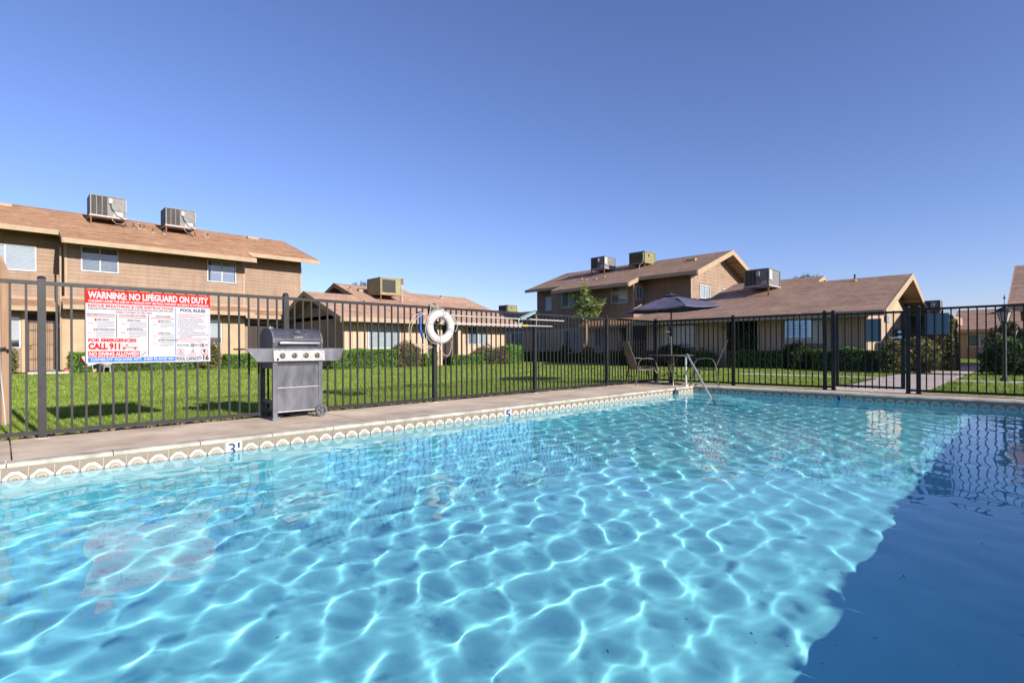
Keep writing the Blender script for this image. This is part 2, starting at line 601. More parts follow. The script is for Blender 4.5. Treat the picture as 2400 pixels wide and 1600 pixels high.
# glazed border tile with concentric rosette, drawn in the tile's own coordinates (x along, z up, tile 0..1)
def tile_mat():
    mt = bpy.data.materials.new('rosette_tile')
    mt.use_nodes = True
    nt = mt.node_tree
    b = nt.nodes['Principled BSDF']
    b.inputs['Roughness'].default_value = .25
    tc = nt.nodes.new('ShaderNodeTexCoord')
    sp = nt.nodes.new('ShaderNodeSeparateXYZ')
    nt.links.new(tc.outputs['Object'], sp.inputs[0])

    def mth(op, a, b_=None, c_=None):
        n = nt.nodes.new('ShaderNodeMath')
        n.operation = op
        for i, x in enumerate((a, b_, c_)):
            if x is None:
                continue
            if isinstance(x, (int, float)):
                n.inputs[i].default_value = x
            else:
                nt.links.new(x, n.inputs[i])
        return n.outputs[0]
    S = 1 / .152
    x = mth('ABSOLUTE', mth('MULTIPLY', sp.outputs['X'], S))
    z = mth('ABSOLUTE', mth('MULTIPLY', mth('ADD', sp.outputs['Z'], .026), S))
    r = mth('SQRT', mth('ADD', mth('MULTIPLY', x, x), mth('MULTIPLY', z, z)))
    octo = mth('MAXIMUM', mth('MAXIMUM', x, z), mth('MULTIPLY', mth('ADD', x, z), .74))
    cr = nt.nodes.new('ShaderNodeValToRGB')
    cr.color_ramp.interpolation = 'CONSTANT'
    stops = [(0, (.27, .25, .20)), (.10, (.14, .12, .10)), (.135, (.38, .355, .29)), (.20, (.25, .18, .095)), (.235, (.37, .32, .22)), (.265, (.16, .11, .06)), (.285, (.42, .41, .37)), (.55, (.42, .41, .37))]
    el = cr.color_ramp.elements
    while len(el) < len(stops):
        el.new(.9)
    for i, (p, c) in enumerate(stops):
        el[i].position = p
        el[i].color = (*c, 1)
    nt.links.new(r, cr.inputs[0])
    cr2 = nt.nodes.new('ShaderNodeValToRGB')
    cr2.color_ramp.interpolation = 'CONSTANT'
    stops = [(0, (.42, .41, .37)), (.46, (.09, .065, .05)), (.482, (.20, .165, .115)), (.5, (.22, .18, .125))]
    el = cr2.color_ramp.elements
    while len(el) < len(stops):
        el.new(.9)
    for i, (p, c) in enumerate(stops):
        el[i].position = p
        el[i].color = (*c, 1)
    nt.links.new(octo, cr2.inputs[0])
    sel = mth('GREATER_THAN', octo, .46)
    mm = nt.nodes.new('ShaderNodeMix')
    mm.data_type = 'RGBA'
    nt.links.new(sel, mm.inputs['Factor'])
    nt.links.new(cr.outputs[0], mm.inputs['A'])
    nt.links.new(cr2.outputs[0], mm.inputs['B'])
    nz = nt.nodes.new('ShaderNodeTexNoise')
    nz.inputs['Scale'].default_value = 45
    nt.links.new(tc.outputs['Object'], nz.inputs['Vector'])
    mr = nt.nodes.new('ShaderNodeMapRange')
    mr.inputs['To Min'].default_value = .7
    mr.inputs['To Max'].default_value = 1.2
    nt.links.new(nz.outputs['Fac'], mr.inputs['Value'])
    m2 = nt.nodes.new('ShaderNodeMix')
    m2.data_type = 'RGBA'
    m2.blend_type = 'MULTIPLY'
    m2.inputs['Factor'].default_value = 1
    nt.links.new(mm.outputs['Result'], m2.inputs['A'])
    nt.links.new(mr.outputs[0], m2.inputs['B'])
    nt.links.new(m2.outputs['Result'], b.inputs['Base Color'])
    return mt


M['tile'] = tile_mat()
M['plaster'] = pmat('pale_blue_pool_plaster', (.27, .855, .99), .85, .04, 1.1, .2, 30)
M['grout'] = pmat('grout', (.45, .42, .36), .9, .1, 30)
# ================================================================ GROUND, POOL
X0, X1, Y0, Y1 = -5.5, .64, -1.0, 11.05      # pool faces
WZ = -.13                                     # water level
mb = MB()
GZ = -.03
for a in ((-400, -7.02, -400, 500), (-7.02, 400, 11.96, 500), (4.2, 400, -400, 11.96), (-7.02, 4.2, -400, -4.6)):
    n = 12
    mb.add([(a[0], a[2], GZ), (a[1], a[2], GZ), (a[1], a[3], GZ), (a[0], a[3], GZ)], [(0, 1, 2, 3)])
ground = struct('lawn', mb, M['lawn'])

# concrete deck in slabs with open joints
deck = thing('pool_deck', 'tan concrete pool deck with open joints around the pool', 'deck', (-6.2, 5, 0))
deck['kind'] = 'structure'
del deck['category'], deck['label']
ys = [-4.6, -2.2, .06, 3.1, 6.42, 9.3, 11.96]
for i in range(len(ys) - 1):
    b0, b1 = ys[i] + .006, ys[i + 1] - .006
    part('slab', MB().box(-6.925, -5.632, b0, b1, -.14, 0), M['concrete'], deck)
xs_ = [-5.632, -2.3, 1.0, 4.2]
for i in range(3):
    part('slab', MB().box(xs_[i] + .006, xs_[i + 1] - .006, 11.182, 11.96, -.14, 0), M['concrete'], deck)
for i in range(4):
    b0 = -1.13 + i * 3.08
    part('slab', MB().box(.772, 4.2, b0 + .006, b0 + 3.07, -.09, 0), M['concrete'], deck)
part('slab', MB().box(-5.62, 4.2, -4.6, -1.14, -.14, 0), M['concrete'], deck)

# walks on the lawn side
mb = MB()
WK = GZ + .008


def walk(pts):
    mb.prism([(x, y, WK - .06) for x, y in pts], (0, 0, .06))


walk([(-3.25, 11.97), (-1.62, 11.97), (-1.70, 16.6), (-1.75, 34), (-2.75, 34), (-2.95, 27), (-3.3, 18.6), (-3.2, 17.5), (-3.15, 14.4)])
walk([(-12.5, 18.2), (-12.5, 17.35), (-3.26, 17.3), (-3.24, 18.2)])
walk([(-1.72, 16.75), (-1.72, 17.9), (6, 17.9), (6, 17.1), (-1.2, 16.75)])
struct('garden_walk', mb, M['walk'])
struct('porch_slab', MB().box(-29.5, -27.6, .75, 2.0, -.05, .03), M['walk'])

# soil edge between left fence and lawn
mb = MB()
rs = random.Random(2)
nx, ny = 5, 420
for j in range(ny + 1):
    for i in range(nx + 1):
        x = -7.20 + i * .056
        y = -4.5 + j * (16.4 / ny)
        h = -.05 + (.0 if i in (0, nx) else rs.uniform(-.01, .07))
        mb.v.append((x + rs.uniform(-.012, .012), y + rs.uniform(-.012, .012), h))
for j in range(ny):
    for i in range(nx):
        a = j * (nx + 1) + i
        mb.f.append((a, a + 1, a + nx + 2, a + nx + 1))
struct('soil_edge', mb, M['soil'])

# basin
pool = thing('swimming_pool', 'rectangular swimming pool with pale blue plaster and patterned tile band', 'pool', (-2.4, 5, 0))
DZ = WZ - 1.17
mb = MB()
XU = X1 + 1.0           # unseen sunny-side wall, set back so sunlight reaches the pool floor
mb.add([(X0, Y0, DZ), (XU, Y0, DZ), (XU, Y1, DZ), (X0, Y1, DZ)], [(0, 1, 2, 3)])
for (ax, ay, bx_, by_) in ((X0, Y0, X0, Y1), (X0, Y1, X1, Y1), (X1, Y0, X0, Y0)):
    mb.add([(ax, ay, DZ), (bx_, by_, DZ), (bx_, by_, -.04), (ax, ay, -.04)], [(0, 1, 2, 3)])
mb.add([(XU, Y0, DZ), (XU, Y1, DZ), (XU, Y1, -.1), (XU, Y0, -.1)], [(0, 1, 2, 3)])
for yy in (Y0, Y1):
    mb.add([(X1, yy, DZ), (XU, yy, DZ), (XU, yy, -.1), (X1, yy, -.1)], [(0, 1, 2, 3)])
basin = part('basin', mb, M['plaster'], pool)
basin.cycles.is_caustics_receiver = True
mb = MB()
for k in range(3):
    w = .32 * (3 - k)
    mb.box(X0 + .002, X0 + w + .55, Y1 - w - .3, Y1 - .002, DZ + .002 + k * .29, DZ + .29 * (k + 1))
steps = part('steps', mb, M['plaster'], pool)
steps.cycles.is_caustics_receiver = True

# border tiles, 6 inch, each its own piece
TS = .1535
t_me = mk_mesh('tile', MB().add([(-.0752, 0, -.076), (.0752, 0, -.076), (.0752, 0, .076), (-.0752, 0, .076), (-.074, -.006, -.0748), (.074, -.006, -.0748), (.074, -.006, .0748), (-.074, -.006, .0748)],
                                [(4, 5, 6, 7), (0, 1, 5, 4), (1, 2, 6, 5), (2, 3, 7, 6), (3, 0, 4, 7)]), M['tile'])
w_me = t_me.copy()
w_me.materials[0] = M['ac_white']
TZ = -.036 - .076
i = 0
y = Y1 - TS / 2
left_marks = {}
while y > -.9:
    plain = (abs(y - 1.55) < .077 or abs(y - 5.36) < .077)
    o = inst('tile', w_me if plain else t_me, pool, (X0 + .003, y, TZ), rot=(0, 0, math.pi / 2))
    o.cycles.is_caustics_receiver = True
    if plain:
        left_marks[round(y, 3)] = y
    y -= TS
x = X0 + TS / 2 + .006
far_marks = []
while x < X1 - .1:
    plain = abs(x + 2.62) < .077
    o = inst('tile', w_me if plain else t_me, pool, (x, Y1 - .003, TZ))
    if plain:
        far_marks.append(x)
    x += TS
part('grout_bed', MB().box(X0 + .0004, X0 + .0022, Y0, Y1, -.2, -.036).box(X0, X1, Y1 - .0022, Y1 - .0004, -.2, -.036), M['grout'], pool)
# coping stones
cp = []
for (dx, z) in ((0, -.045), (0, -.002), (-.128, -.002), (-.128, -.045)):
    cp.append((dx, z))
prof = [(-.128, -.045), (-.128, .0), (-.02, .0), (.004, -.006), (.014, -.018), (.012, -.034), (.0, -.045)]
joints = [Y0 - .13]
yy = 2.62 - .648 * 6
while yy < Y1 + .1:
    joints.append(yy)
    yy += .648
joints.append(Y1 + .13)
for k in range(len(joints) - 1):
    mb = MB().prism([(X0 + dx, joints[k] + .003, z) for dx, z in prof], (0, joints[k + 1] - joints[k] - .006, 0))
    part('coping_stone', mb, M['coping'], pool, smooth=False)
x = X0
while x < X1 + .1:
    mb = MB().prism([(x + .003, Y1 - dx, z) for dx, z in prof], (.64, 0, 0))
    part('coping_stone', mb, M['coping'], pool)
    x += .646
y = Y0 - .13
while y < Y1:
    mb = MB().prism([(X1 - dx, y + .003, z) for dx, z in prof], (0, .64, 0))
    part('coping_stone', mb, M['coping'], pool)
    y += .646
# skimmer opening and number tiles
part('skimmer_opening', MB().box(X0 + .002, X0 + .013, 10.12, 10.36, -.15, -.045), M['dark_room'], pool)


mb = MB()
rs = random.Random(8)
for k in range(110):
    x, y = rs.uniform(-4.8, .4), rs.uniform(.2, 7.5)
    if k % 2:
        x, y = rs.uniform(-1.6, .3), rs.uniform(1.2, 5)
    a = rs.uniform(0, 6.28)
    L = rs.uniform(.004, .014)
    d = Vector((math.cos(a) * L, math.sin(a) * L, 0))
    n_ = Vector((-d.y, d.x, 0)) * .3
    c = Vector((x, y, DZ + .006))
    mb.add([c - d, c + n_, c + d + Vector((0, 0, .004)), c - n_], [(0, 1, 2, 3)])
o = part('floor_debris', mb, M['core'], pool)
o['kind'] = 'stuff'


# ---------------------------------------------------------------- flat print helper
def text_mb(s, bold=0.0):
    cu = bpy.data.curves.new('lettering', 'FONT')
    cu.body = s
    cu.offset = bold
    cu.resolution_u = 3
    o = bpy.data.objects.new('lettering', cu)
    COL.objects.link(o)
    bpy.context.view_layer.update()
    me = bpy.data.meshes.new_from_object(o.evaluated_get(bpy.context.evaluated_depsgraph_get()))
    v = [tuple(p.co) for p in me.vertices]
    f = [tuple(p.vertices) for p in me.polygons]
    bpy.data.objects.remove(o)
    bpy.data.meshes.remove(me)
    bpy.data.curves.remove(cu)
    return v, f


def lettering(s, org, ax, up, x0, x1, z0, z1, mat, parent, bold=0.0, name='lettering', th=.0008, fit=True):
    """fit text s into rectangle x0..x1, z0..z1 of the plane through org spanned by ax / up"""
    v, f = text_mb(s, bold)
    a = np.array(v)[:, :2]
    mn, mx_ = a.min(0), a.max(0)
    sx = (x1 - x0) / (mx_[0] - mn[0])
    sz = (z1 - z0) / (mx_[1] - mn[1])
    org, ax, up = Vector(org), Vector(ax), Vector(up)
    nn = ax.cross(up) * th
    P = [org + nn + ax * (x0 + (p[0] - mn[0]) * sx) + up * (z0 + (p[1] - mn[1]) * sz) for p in v]
    mb = MB()
    mb.v = [tuple(p) for p in P]
    mb.f = f
    return part(name, mb, mat, parent)


# depth numbers on the plain tiles
ly = sorted(left_marks.values())
if len(ly) >= 2:
    a0 = ly[0] - TS / 2
    lettering('3', (X0 + .0105, a0, 0), (0, 1, 0), (0, 0, 1), .03, .088, -.165, -.052, M['navy'], pool, .0)
    lettering('1', (X0 + .0105, a0, 0), (0, 1, 0), (0, 0, 1), .112, .128, -.10, -.05, M['navy'], pool)
    lettering('2', (X0 + .0105, a0, 0), (0, 1, 0), (0, 0, 1), .108, .135, -.18, -.128, M['navy'], pool)
    a1 = ly[-1] - TS / 2
    lettering('5', (X0 + .0105, a1, 0), (0, 1, 0), (0, 0, 1), .03, .12, -.165, -.045, M['navy'], pool, .02)
fm = sorted(far_marks)
if fm:
    a0 = fm[0] - TS / 2
    lettering('3', (a0, Y1 - .0105, 0), (1, 0, 0), (0, 0, 1), .014, .092, -.17, -.048, M['navy'], pool, .03)
    lettering('1', (a0, Y1 - .0105, 0), (1, 0, 0), (0, 0, 1), .112, .128, -.10, -.05, M['navy'], pool)

# water sheet : real ripples; its hidden margin runs under the deck on the sunny side
h = .0122
XE, YE = X1 + 3.3, Y1 + .02
xs = np.linspace(X0 - .001, XE, int((XE - X0) / h) + 1)
ysn = np.linspace(Y0, YE, int((YE - Y0) / h) + 1)
XX, YY = np.meshgrid(xs, ysn)
rg = np.random.RandomState(5)
Z = np.zeros_like(XX)
for i in range(90):
    lam = .058 * (.40 / .058) ** (rg.rand() ** 1.25)
    k = 2 * np.pi / lam
    a = rg.rand() * 2 * np.pi
    curv = WAVE * (lam / .3) ** .25 * (1 if lam > .2 else (lam / .2))
    amp = curv / k ** 2 * rg.rayleigh()
    Z += amp * np.sin(k * (XX * np.cos(a) + YY * np.sin(a)) + rg.rand() * 6.283)
# calmer water in the far sheltered corner
calm = np.clip((XX + 2.2) / 2.2, 0, 1) * np.clip((YY - 1.5) / 4, 0, 1)
Z *= 1 - .35 * calm
q_ = np.clip((XX + .7) / 1.1, 0, 1)
Z *= 1 - .2 * q_ * q_ * (3 - 2 * q_)
Z += WZ
v = np.stack([XX, YY, Z], -1).reshape(-1, 3)
n0, n1 = len(xs), len(ysn)
ii = np.arange((n1 - 1) * n0).reshape(n1 - 1, n0)[:, :-1].reshape(-1)
fa = np.stack([ii, ii + 1, ii + n0 + 1, ii + n0], 1).astype(np.int32)


def np_mesh(name, v, f, mat, smooth=False):
    me = bpy.data.meshes.new(name)
    me.vertices.add(len(v))
    me.vertices.foreach_set('co', np.asarray(v, np.float32).ravel())
    k = f.shape[1]
    me.loops.add(f.size)
    me.loops.foreach_set('vertex_index', f.astype(np.int32).ravel())
    me.polygons.add(len(f))
    me.polygons.foreach_set('loop_start', np.arange(0, f.size, k, dtype=np.int32))
    if smooth:
        me.polygons.foreach_set('use_smooth', np.ones(len(f), bool))
    me.update()
    me.validate()
    me.materials.append(mat)
    return me


wm = bpy.data.materials.new('pool_water')
wm.use_nodes = True
nt = wm.node_tree
nt.nodes.clear()
o_ = nt.nodes.new('ShaderNodeOutputMaterial')
g_ = nt.nodes.new('ShaderNodeBsdfGlass')
g_.inputs['IOR'].default_value = 1.333
g_.inputs['Roughness'].default_value = 0
g_.inputs['Color'].default_value = (1, 1, 1, 1)
nt.links.new(g_.outputs[0], o_.inputs[0])
water = bpy.data.objects.new('water', np_mesh('water', v, fa, wm, True))
COL.objects.link(water)
water['kind'] = 'structure'
water.cycles.is_caustics_caster = True
# ================================================================ BUILDING HELPERS
def roof_plane(root, P0, A, la, U, lu, mat='shingle', th=.12, name='shingle_courses', eave_th=True):
    """stepped shingle courses on a slab: P0 = eave corner, A unit along eave, U unit up the slope"""
    P0, A, U = Vector(P0), Vector(A).normalized(), Vector(U).normalized()
    N = A.cross(U)
    if N.z < 0:
        N = -N
    n = max(2, int(lu / .145))
    c = lu / n
    r_ = random.Random(int(la * 100 + lu * 10))
    mb = MB()
    seg = max(1, int(la / .9))
    # course strips with a slightly ragged butt edge
    for i in range(n):
        q0 = P0 + U * (i * c)
        q1 = P0 + U * ((i + 1) * c + .012)
        base = len(mb.v)
        for s in range(seg + 1):
            p = A * (la * s / seg)
            j = N * (.012 + r_.uniform(-.003, .004)) + U * r_.uniform(-.008, .008)
            mb.v += [tuple(q0 + p + j * 1.0), tuple(q1 + p + N * .002), tuple(q0 + p - N * .002)]
        for s in range(seg):
            a = base + s * 3
            mb.f += [(a, a + 3, a + 4, a + 1), (a + 2, a + 5, a + 3, a)]
    o = part(name, mb, M[mat], root)
    o['kind'] = 'stuff'
    mb = MB().prism([P0 - N * .004, P0 + A * la - N * .004, P0 + A * la + U * lu - N * .004, P0 + U * lu - N * .004], -N * th)
    part('soffit', mb, M['soffit'], root)
    return o


def fascia(root, p0, p1, h=.2, t=.04, out=(0, 0, 0), up=.02):
    p0, p1, out = Vector(p0), Vector(p1), Vector(out).normalized()
    pts = [p0 + ZUP * up, p1 + ZUP * up, p1 + ZUP * (up - h), p0 + ZUP * (up - h)]
    pts = [p + out * .003 for p in pts]
    part('fascia', MB().prism(pts, out * t), M['trim'], root)


def frame_map(plane, c, s):
    """returns f(a, z, o) -> world; plane 'X': wall at x=c facing s; a along y.  plane 'Y': wall at y=c, a along x"""
    if plane == 'X':
        return lambda a, z, o=0: (c + s * o, a, z)
    return lambda a, z, o=0: (a, c + s * o, z)


def pbox(mb, F, a0, a1, z0, z1, o0, o1):
    p = [F(a0, z0, o0), F(a1, z1, o1)]
    return mb.box(p[0][0], p[1][0], p[0][1], p[1][1], p[0][2], p[1][2])


def window(root, plane, c, s, a0, a1, z0, z1, style='blind', far=False, mull=.5, fw=.045):
    F = frame_map(plane, c, s)
    mb = MB()
    pbox(mb, F, a0, a1, z0, z0 + fw, 0.0, .05)
    pbox(mb, F, a0, a1, z1 - fw, z1, 0.0, .05)
    pbox(mb, F, a0, a0 + fw, z0 + fw, z1 - fw, 0, .05)
    pbox(mb, F, a1 - fw, a1, z0 + fw, z1 - fw, 0, .05)
    am = a0 + (a1 - a0) * mull
    pbox(mb, F, am - fw * .5, am + fw * .5, z0 + fw, z1 - fw, .0, .045)
    w = part('window', mb, M['white_frame'], root)
    ci, co_ = a0 + fw, a1 - fw
    part('pane', pbox(MB(), F, ci, am - fw * .5, z0 + fw, z1 - fw, .026, .030), M['glass'], w)
    part('pane', pbox(MB(), F, am + fw * .5, co_, z0 + fw, z1 - fw, .026, .030), M['glass'], w)
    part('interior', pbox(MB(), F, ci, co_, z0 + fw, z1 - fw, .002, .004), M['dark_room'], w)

    def slats(x0, x1, zz0, zz1, mt):
        mb = MB()
        if far:
            pbox(mb, F, x0, x1, zz0, zz1, .008, .014)
        else:
            n = int((zz1 - zz0) / .05)
            for i in range(n):
                z = zz0 + (i + .5) * (zz1 - zz0) / n
                p0, p1 = F(x0, z - .022, .017), F(x1, z - .022, .017)
                q0, q1 = F(x0, z + .022, .007), F(x1, z + .022, .007)
                mb.add([p0, p1, q1, q0], [(0, 1, 2, 3)])
        part('blind', mb, M[mt], w)
    if style == 'blind':
        slats(ci, am, z0 + fw, z1 - fw, 'blind')
        slats(am + .01, co_, z0 + fw, z1 - fw, 'blind')
    elif style == 'half':                      # left grey blind, right blind
        slats(ci, am, z0 + fw, z1 - fw, 'blind_dark')
        slats(am + .01, co_, z0 + fw, z1 - fw, 'blind')
    elif style == 'half_r':
        slats(ci, am, z0 + fw, z1 - fw, 'blind')
        slats(am + .01, co_, z0 + fw, z1 - fw, 'blind_dark')
    elif style == 'grey':
        slats(ci, co_, z0 + fw, z1 - fw, 'blind_dark')
    elif style == 'curtain':
        zc = z0 + (z1 - z0) * .42
        slats(ci + .12, co_ - .03, zc, z1 - fw, 'blind')
        mb = MB()
        n = 22
        P = []
        for i in range(n + 1):
            a = ci + .1 + (co_ - ci - .13) * i / n
            o = .012 + .006 * math.sin(i * 2.1)
            P += [F(a, z0 + fw, o), F(a, zc, o)]
        mb.add(P, [(2 * i, 2 * i + 2, 2 * i + 3, 2 * i + 1) for i in range(n)])
        part('curtain', mb, M['curtain'], w)
    elif style == 'short':                     # blind stops above the sill
        slats(ci, co_, z0 + (z1 - z0) * .25, z1 - fw, 'blind')
    return w


BOARD = {}


def board_mesh(kind, mat, pitch):
    key = (kind, mat, pitch)
    if key not in BOARD:
        if kind == 'lap':      # runs along +x, outward = -y, height z
            pr_ = [(0, 0, 0), (0, -.020, 0), (0, -.005, pitch + .012), (0, 0, pitch + .012)]
            BOARD[key] = mk_mesh('board', MB().prism(pr_, (1, 0, 0)), M[mat])
        else:
            BOARD[key] = mk_mesh('board', MB().prism([(.005, 0, 0), (.012, -.014, 0), (pitch - .012, -.014, 0), (pitch - .005, 0, 0)], (0, 0, 1)), M[mat])
    return BOARD[key]


def place_board(me, root, plane, c, s, a, z, sc_, name='board'):
    if plane == 'X':
        rz = math.pi / 2 if s > 0 else -math.pi / 2
        loc = (c, a[0] if s > 0 else a[1], z)
    else:
        rz = 0 if s < 0 else math.pi
        loc = (a[0] if s < 0 else a[1], c, z)
    return inst(name, me, root, loc, scale=sc_, rot=(0, 0, rz))


def siding(root, plane, c, s, a0, a1, z0, z1, holes=(), mat='siding', pitch=.165, lim=None, joined=False):
    """horizontal lap boards; lim(z) -> (a0,a1) for gables; holes = (a0,a1,z0,z1)"""
    me = board_mesh('lap', mat, pitch)
    F = frame_map(plane, c, s)
    mbj = MB()
    z = z0
    while z < z1 - .02:
        h = min(pitch, z1 - z)
        b0, b1 = (a0, a1) if lim is None else lim(z + h * .9)
        spans = [(b0, b1)]
        for (h0, h1, hz0, hz1) in holes:
            if z + h > hz0 + .03 and z < hz1 - .03:
                ns = []
                for (p, q) in spans:
                    if h1 <= p or h0 >= q:
                        ns.append((p, q))
                        continue
                    if h0 > p:
                        ns.append((p, h0))
                    if h1 < q:
                        ns.append((h1, q))
                spans = ns
        for (p, q) in spans:
            if q - p > .03:
                if joined:
                    P = [F(p, z, 0), F(p, z, .02), F(p, z + h + .01, .005), F(p, z + h + .01, 0)]
                    Q = [F(q, z, 0), F(q, z, .02), F(q, z + h + .01, .005), F(q, z + h + .01, 0)]
                    mbj.prism(P, Vector(Q[0]) - Vector(P[0]))
                else:
                    place_board(me, root, plane, c, s, (p, q), z, (q - p, 1, h / pitch))
        z += pitch
    if joined:
        o = part('siding', mbj, M[mat], root)
        o['kind'] = 'stuff'


def vboards(root, plane, c, s, a0, a1, z0, z1, holes=(), mat='plywood', pitch=.2, top=None):
    n = max(1, round((a1 - a0) / pitch))
    w = (a1 - a0) / n
    me = board_mesh('v', mat, .2)
    for i in range(n):
        p, q = a0 + i * w, a0 + (i + 1) * w
        zt = z1 if top is None else min(top(p), top(q))
        spans = [(z0, zt)]
        for (h0, h1, hz0, hz1) in holes:
            if q > h0 + .02 and p < h1 - .02:
                ns = []
                for (u, v_) in spans:
                    if hz0 > u:
                        ns.append((u, min(hz0, v_)))
                    if hz1 < v_:
                        ns.append((max(hz1, u), v_))
                spans = ns
        for (u, v_) in spans:
            if v_ - u > .05:
                place_board(me, root, plane, c, s, (p, q), u, (w / .2, 1, v_ - u))


def wall_light(root, p, s=(1, 0, 0)):
    p, s = Vector(p), Vector(s)
    b = part('wall_light', MB().ob(p + s * .03, (.05, 0, 0), (0, .05, 0), (0, 0, .05)), M['dark_metal'], root)
    part('lamp_glass', MB().rev([(.0, -.13), (.045, -.12), (.05, -.02), (.035, 0)], p + s * .1, n=10), M['lamp_glass'], b, smooth=True)


# ================================================================ AC UNITS
def ac_unit(label, loc, rz, w, d, hgt, legs, style='grey', group='air conditioning units on the roofs'):
    """local frame: front face looks to -y, x to the right, z up; origin at the foot of the front left leg.
    legs = (front leg length, rear leg length)"""
    t = thing('air_conditioner', label, 'air conditioner', loc, rz, group)
    body = {'grey': 'ac_grey', 'olive': 'ac_olive', 'yellow': 'ac_yellow'}[style]
    z0 = legs[0]
    z1 = z0 + hgt
    K = dict(local=True)
    part('cabinet', MB().box(.03, w - .03, .03, d - .03, z0 + .05, z1 - .04), M[body], t, **K)
    mb = MB().box(0, w, 0, d, z1 - .04, z1)
    part('lid', mb, M[body], t, **K)
    mb = MB()
    for x in (0, w - .05):
        for y in (0, d - .05):
            mb.box(x, x + .05, y, y + .05, z0 + .05, z1 - .04)
    part('corner_post', mb, M[body], t, **K)
    part('base_tray', MB().box(-.02, w + .02, -.02, d + .02, z0, z0 + .05), M['ac_white' if style == 'grey' else body], t, **K)
    # coil side: left part of front
    cw = w * (.5 if style != 'yellow' else .0)
    if style == 'grey':
        for k in range(3):
            a, b = .05 + k * (cw - .05) / 3, .05 + (k + 1) * (cw - .05) / 3 - .03
            mb = MB()
            n = 26
            for i in range(n):
                zz = z0 + .09 + i * (hgt - .16) / n
                mb.box(a, b, -.004 + .02, .034, zz, zz + .014)
            part('coil_panel', mb, M['ac_coil'], t, **K)
            part('coil_backing', MB().box(a, b, .024, .0295, z0 + .08, z1 - .06), M['dark_room'], t, **K)
        part('access_panel', MB().box(cw + .1, w - .08, .012, .0295, z0 + .34 * hgt, z1 - .08), M[body], t, **K)
        part('junction_box', MB().box(cw + .02, cw + .15, -.06, .0295, z1 - .34, z1 - .12), M['ac_white'], t, **K)
        part('data_plate', MB().box(cw + .2, w - .12, .02, .029, z0 + .08, z0 + .3 * hgt), M['ac_white'], t, **K)
        part('conduit', MB().tube([(cw + .08, -.03, z1 - .34), (cw + .12, -.05, z0 + hgt * .45), (cw + .3, -.06, z0 + .15), (w - .1, -.05, z0 - .03), (w + .02, -.03, .05)], .014, 6), M['black_metal'], t, smooth=True, **K)
        part('badge', MB().rev([(.04, 0), (.04, .006), (0, .006)], (w - .15, .012, z1 - .14), 'Y', 12), M['ac_white'], t, **K)
        part('side_flap', MB().box(w + .002, w + .02, .02, d * .25, z0 + hgt * .35, z1 - .06), M['ac_white'], t, **K)
    elif style == 'olive':
        for k in range(2):
            a, b = .06 + k * .4 * w, .06 + (k + 1) * .4 * w - .03
            mb = MB()
            for i in range(22):
                zz = z0 + .09 + i * (hgt - .16) / 22
                mb.box(a, b, .01, .0295, zz, zz + .014)
            part('coil_panel', mb, M['ac_coil'], t, **K)
        part('outlet_box', MB().box(w + .002, w + .03, d * .35, d * .5, z1 - .3, z1 - .15), M['ac_grey'], t, **K)
        part('conduit', MB().tube([(w - .1, -.03, z1 - .1), (w - .08, -.05, z0 + .3), (w - .12, -.05, z0), (w - .35, -.1, z0 - .15), (w - .35, -.1, -.1)], .02, 6), M['galv'], t, smooth=True, **K)
    else:
        part('cooler_pad', MB().box(.1 + .0 * w, w * .72, .008, .0295, z0 + .12, z1 - .1), M['ac_coil'], t, **K)
        mb = MB()
        n = 16
        for i in range(n):
            zz = z0 + .13 + i * (hgt - .24) / n
            mb.prism([(.1, .0, zz), (.1, .008, zz), (.1, .008, zz + .03)], (w * .72 - .1, 0, 0))
        part('louvre', mb, M['dark_metal'], t, **K)
        part('frame', MB().box(.06, .1, -.006, .0295, z0 + .08, z1 - .06).box(w * .72, w * .76, -.006, .0295, z0 + .08, z1 - .06), M[body], t, **K)
        part('switch_box', MB().box(w + .0, w + .12, -.05, .07, z1 - .3, z1 + .02), M['rust'], t, **K)
        part('conduit', MB().tube([(w + .06, 0, z1 - .3), (w + .05, -.02, z0), (w + .05, -.02, 0)], .02, 6), M['galv'], t, smooth=True, **K)
    if style == 'grey':
        mb = MB()
        for k in range(3):
            pass
        part('side_grille', MB().box(-.004, .026, .1, d - .1, z0 + .1, z1 - .08), M['ac_coil'], t, **K)
    # hood on the down-slope side away from the coil
    if style != 'yellow':
        pts = [(w + .002 if style == 'olive' else w * .2, d + .002, z0 + .05), (w * .8, d + .002, z0 + .05), (w * .8, d + .002, z1 - .1), (w * .2, d + .002, z1 - .1)]
        mb = MB()
        q = [(w * .2, d, z0 + .02), (w * .2, d, z1 - .1), (w * .2, d + .25, z1 - .25), (w * .2, d + .42, z0 - .02), (w * .2, d + .42, z0 - .3), (w * .2, d + .02, z0 - .3)]
        mb.prism(q, (w * .6, 0, 0))
        part('duct_hood', mb, M[body], t, **K)
    for (x, y, L) in ((.01, .01, legs[0]), (w - .06, .01, legs[0]), (.01, d - .06, legs[1]), (w - .06, d - .06, legs[1])):
        if L > .03:
            part('leg', MB().box(x, x + .045, y, y + .045, z0 - L - .02, z0), M['rust'], t, **K)
    mb = MB().box(-.05, w + .05, -.03, .06, z0 - .045, z0 - .003)
    part('support_rail', mb, M['rust'], t, **K)
    return t


def vent_pipe(root, x, y, z, h=.25, r=.035):
    o = part('vent_pipe', MB().tube([(x, y, z - .05), (x, y, z + h)], r, 8), M['bark_dark'], root, smooth=True)
    part('flashing', MB().rev([(r * 3, -.02), (r * 1.2, .08)], (x, y, z + .01), n=10), M['trim'], o)


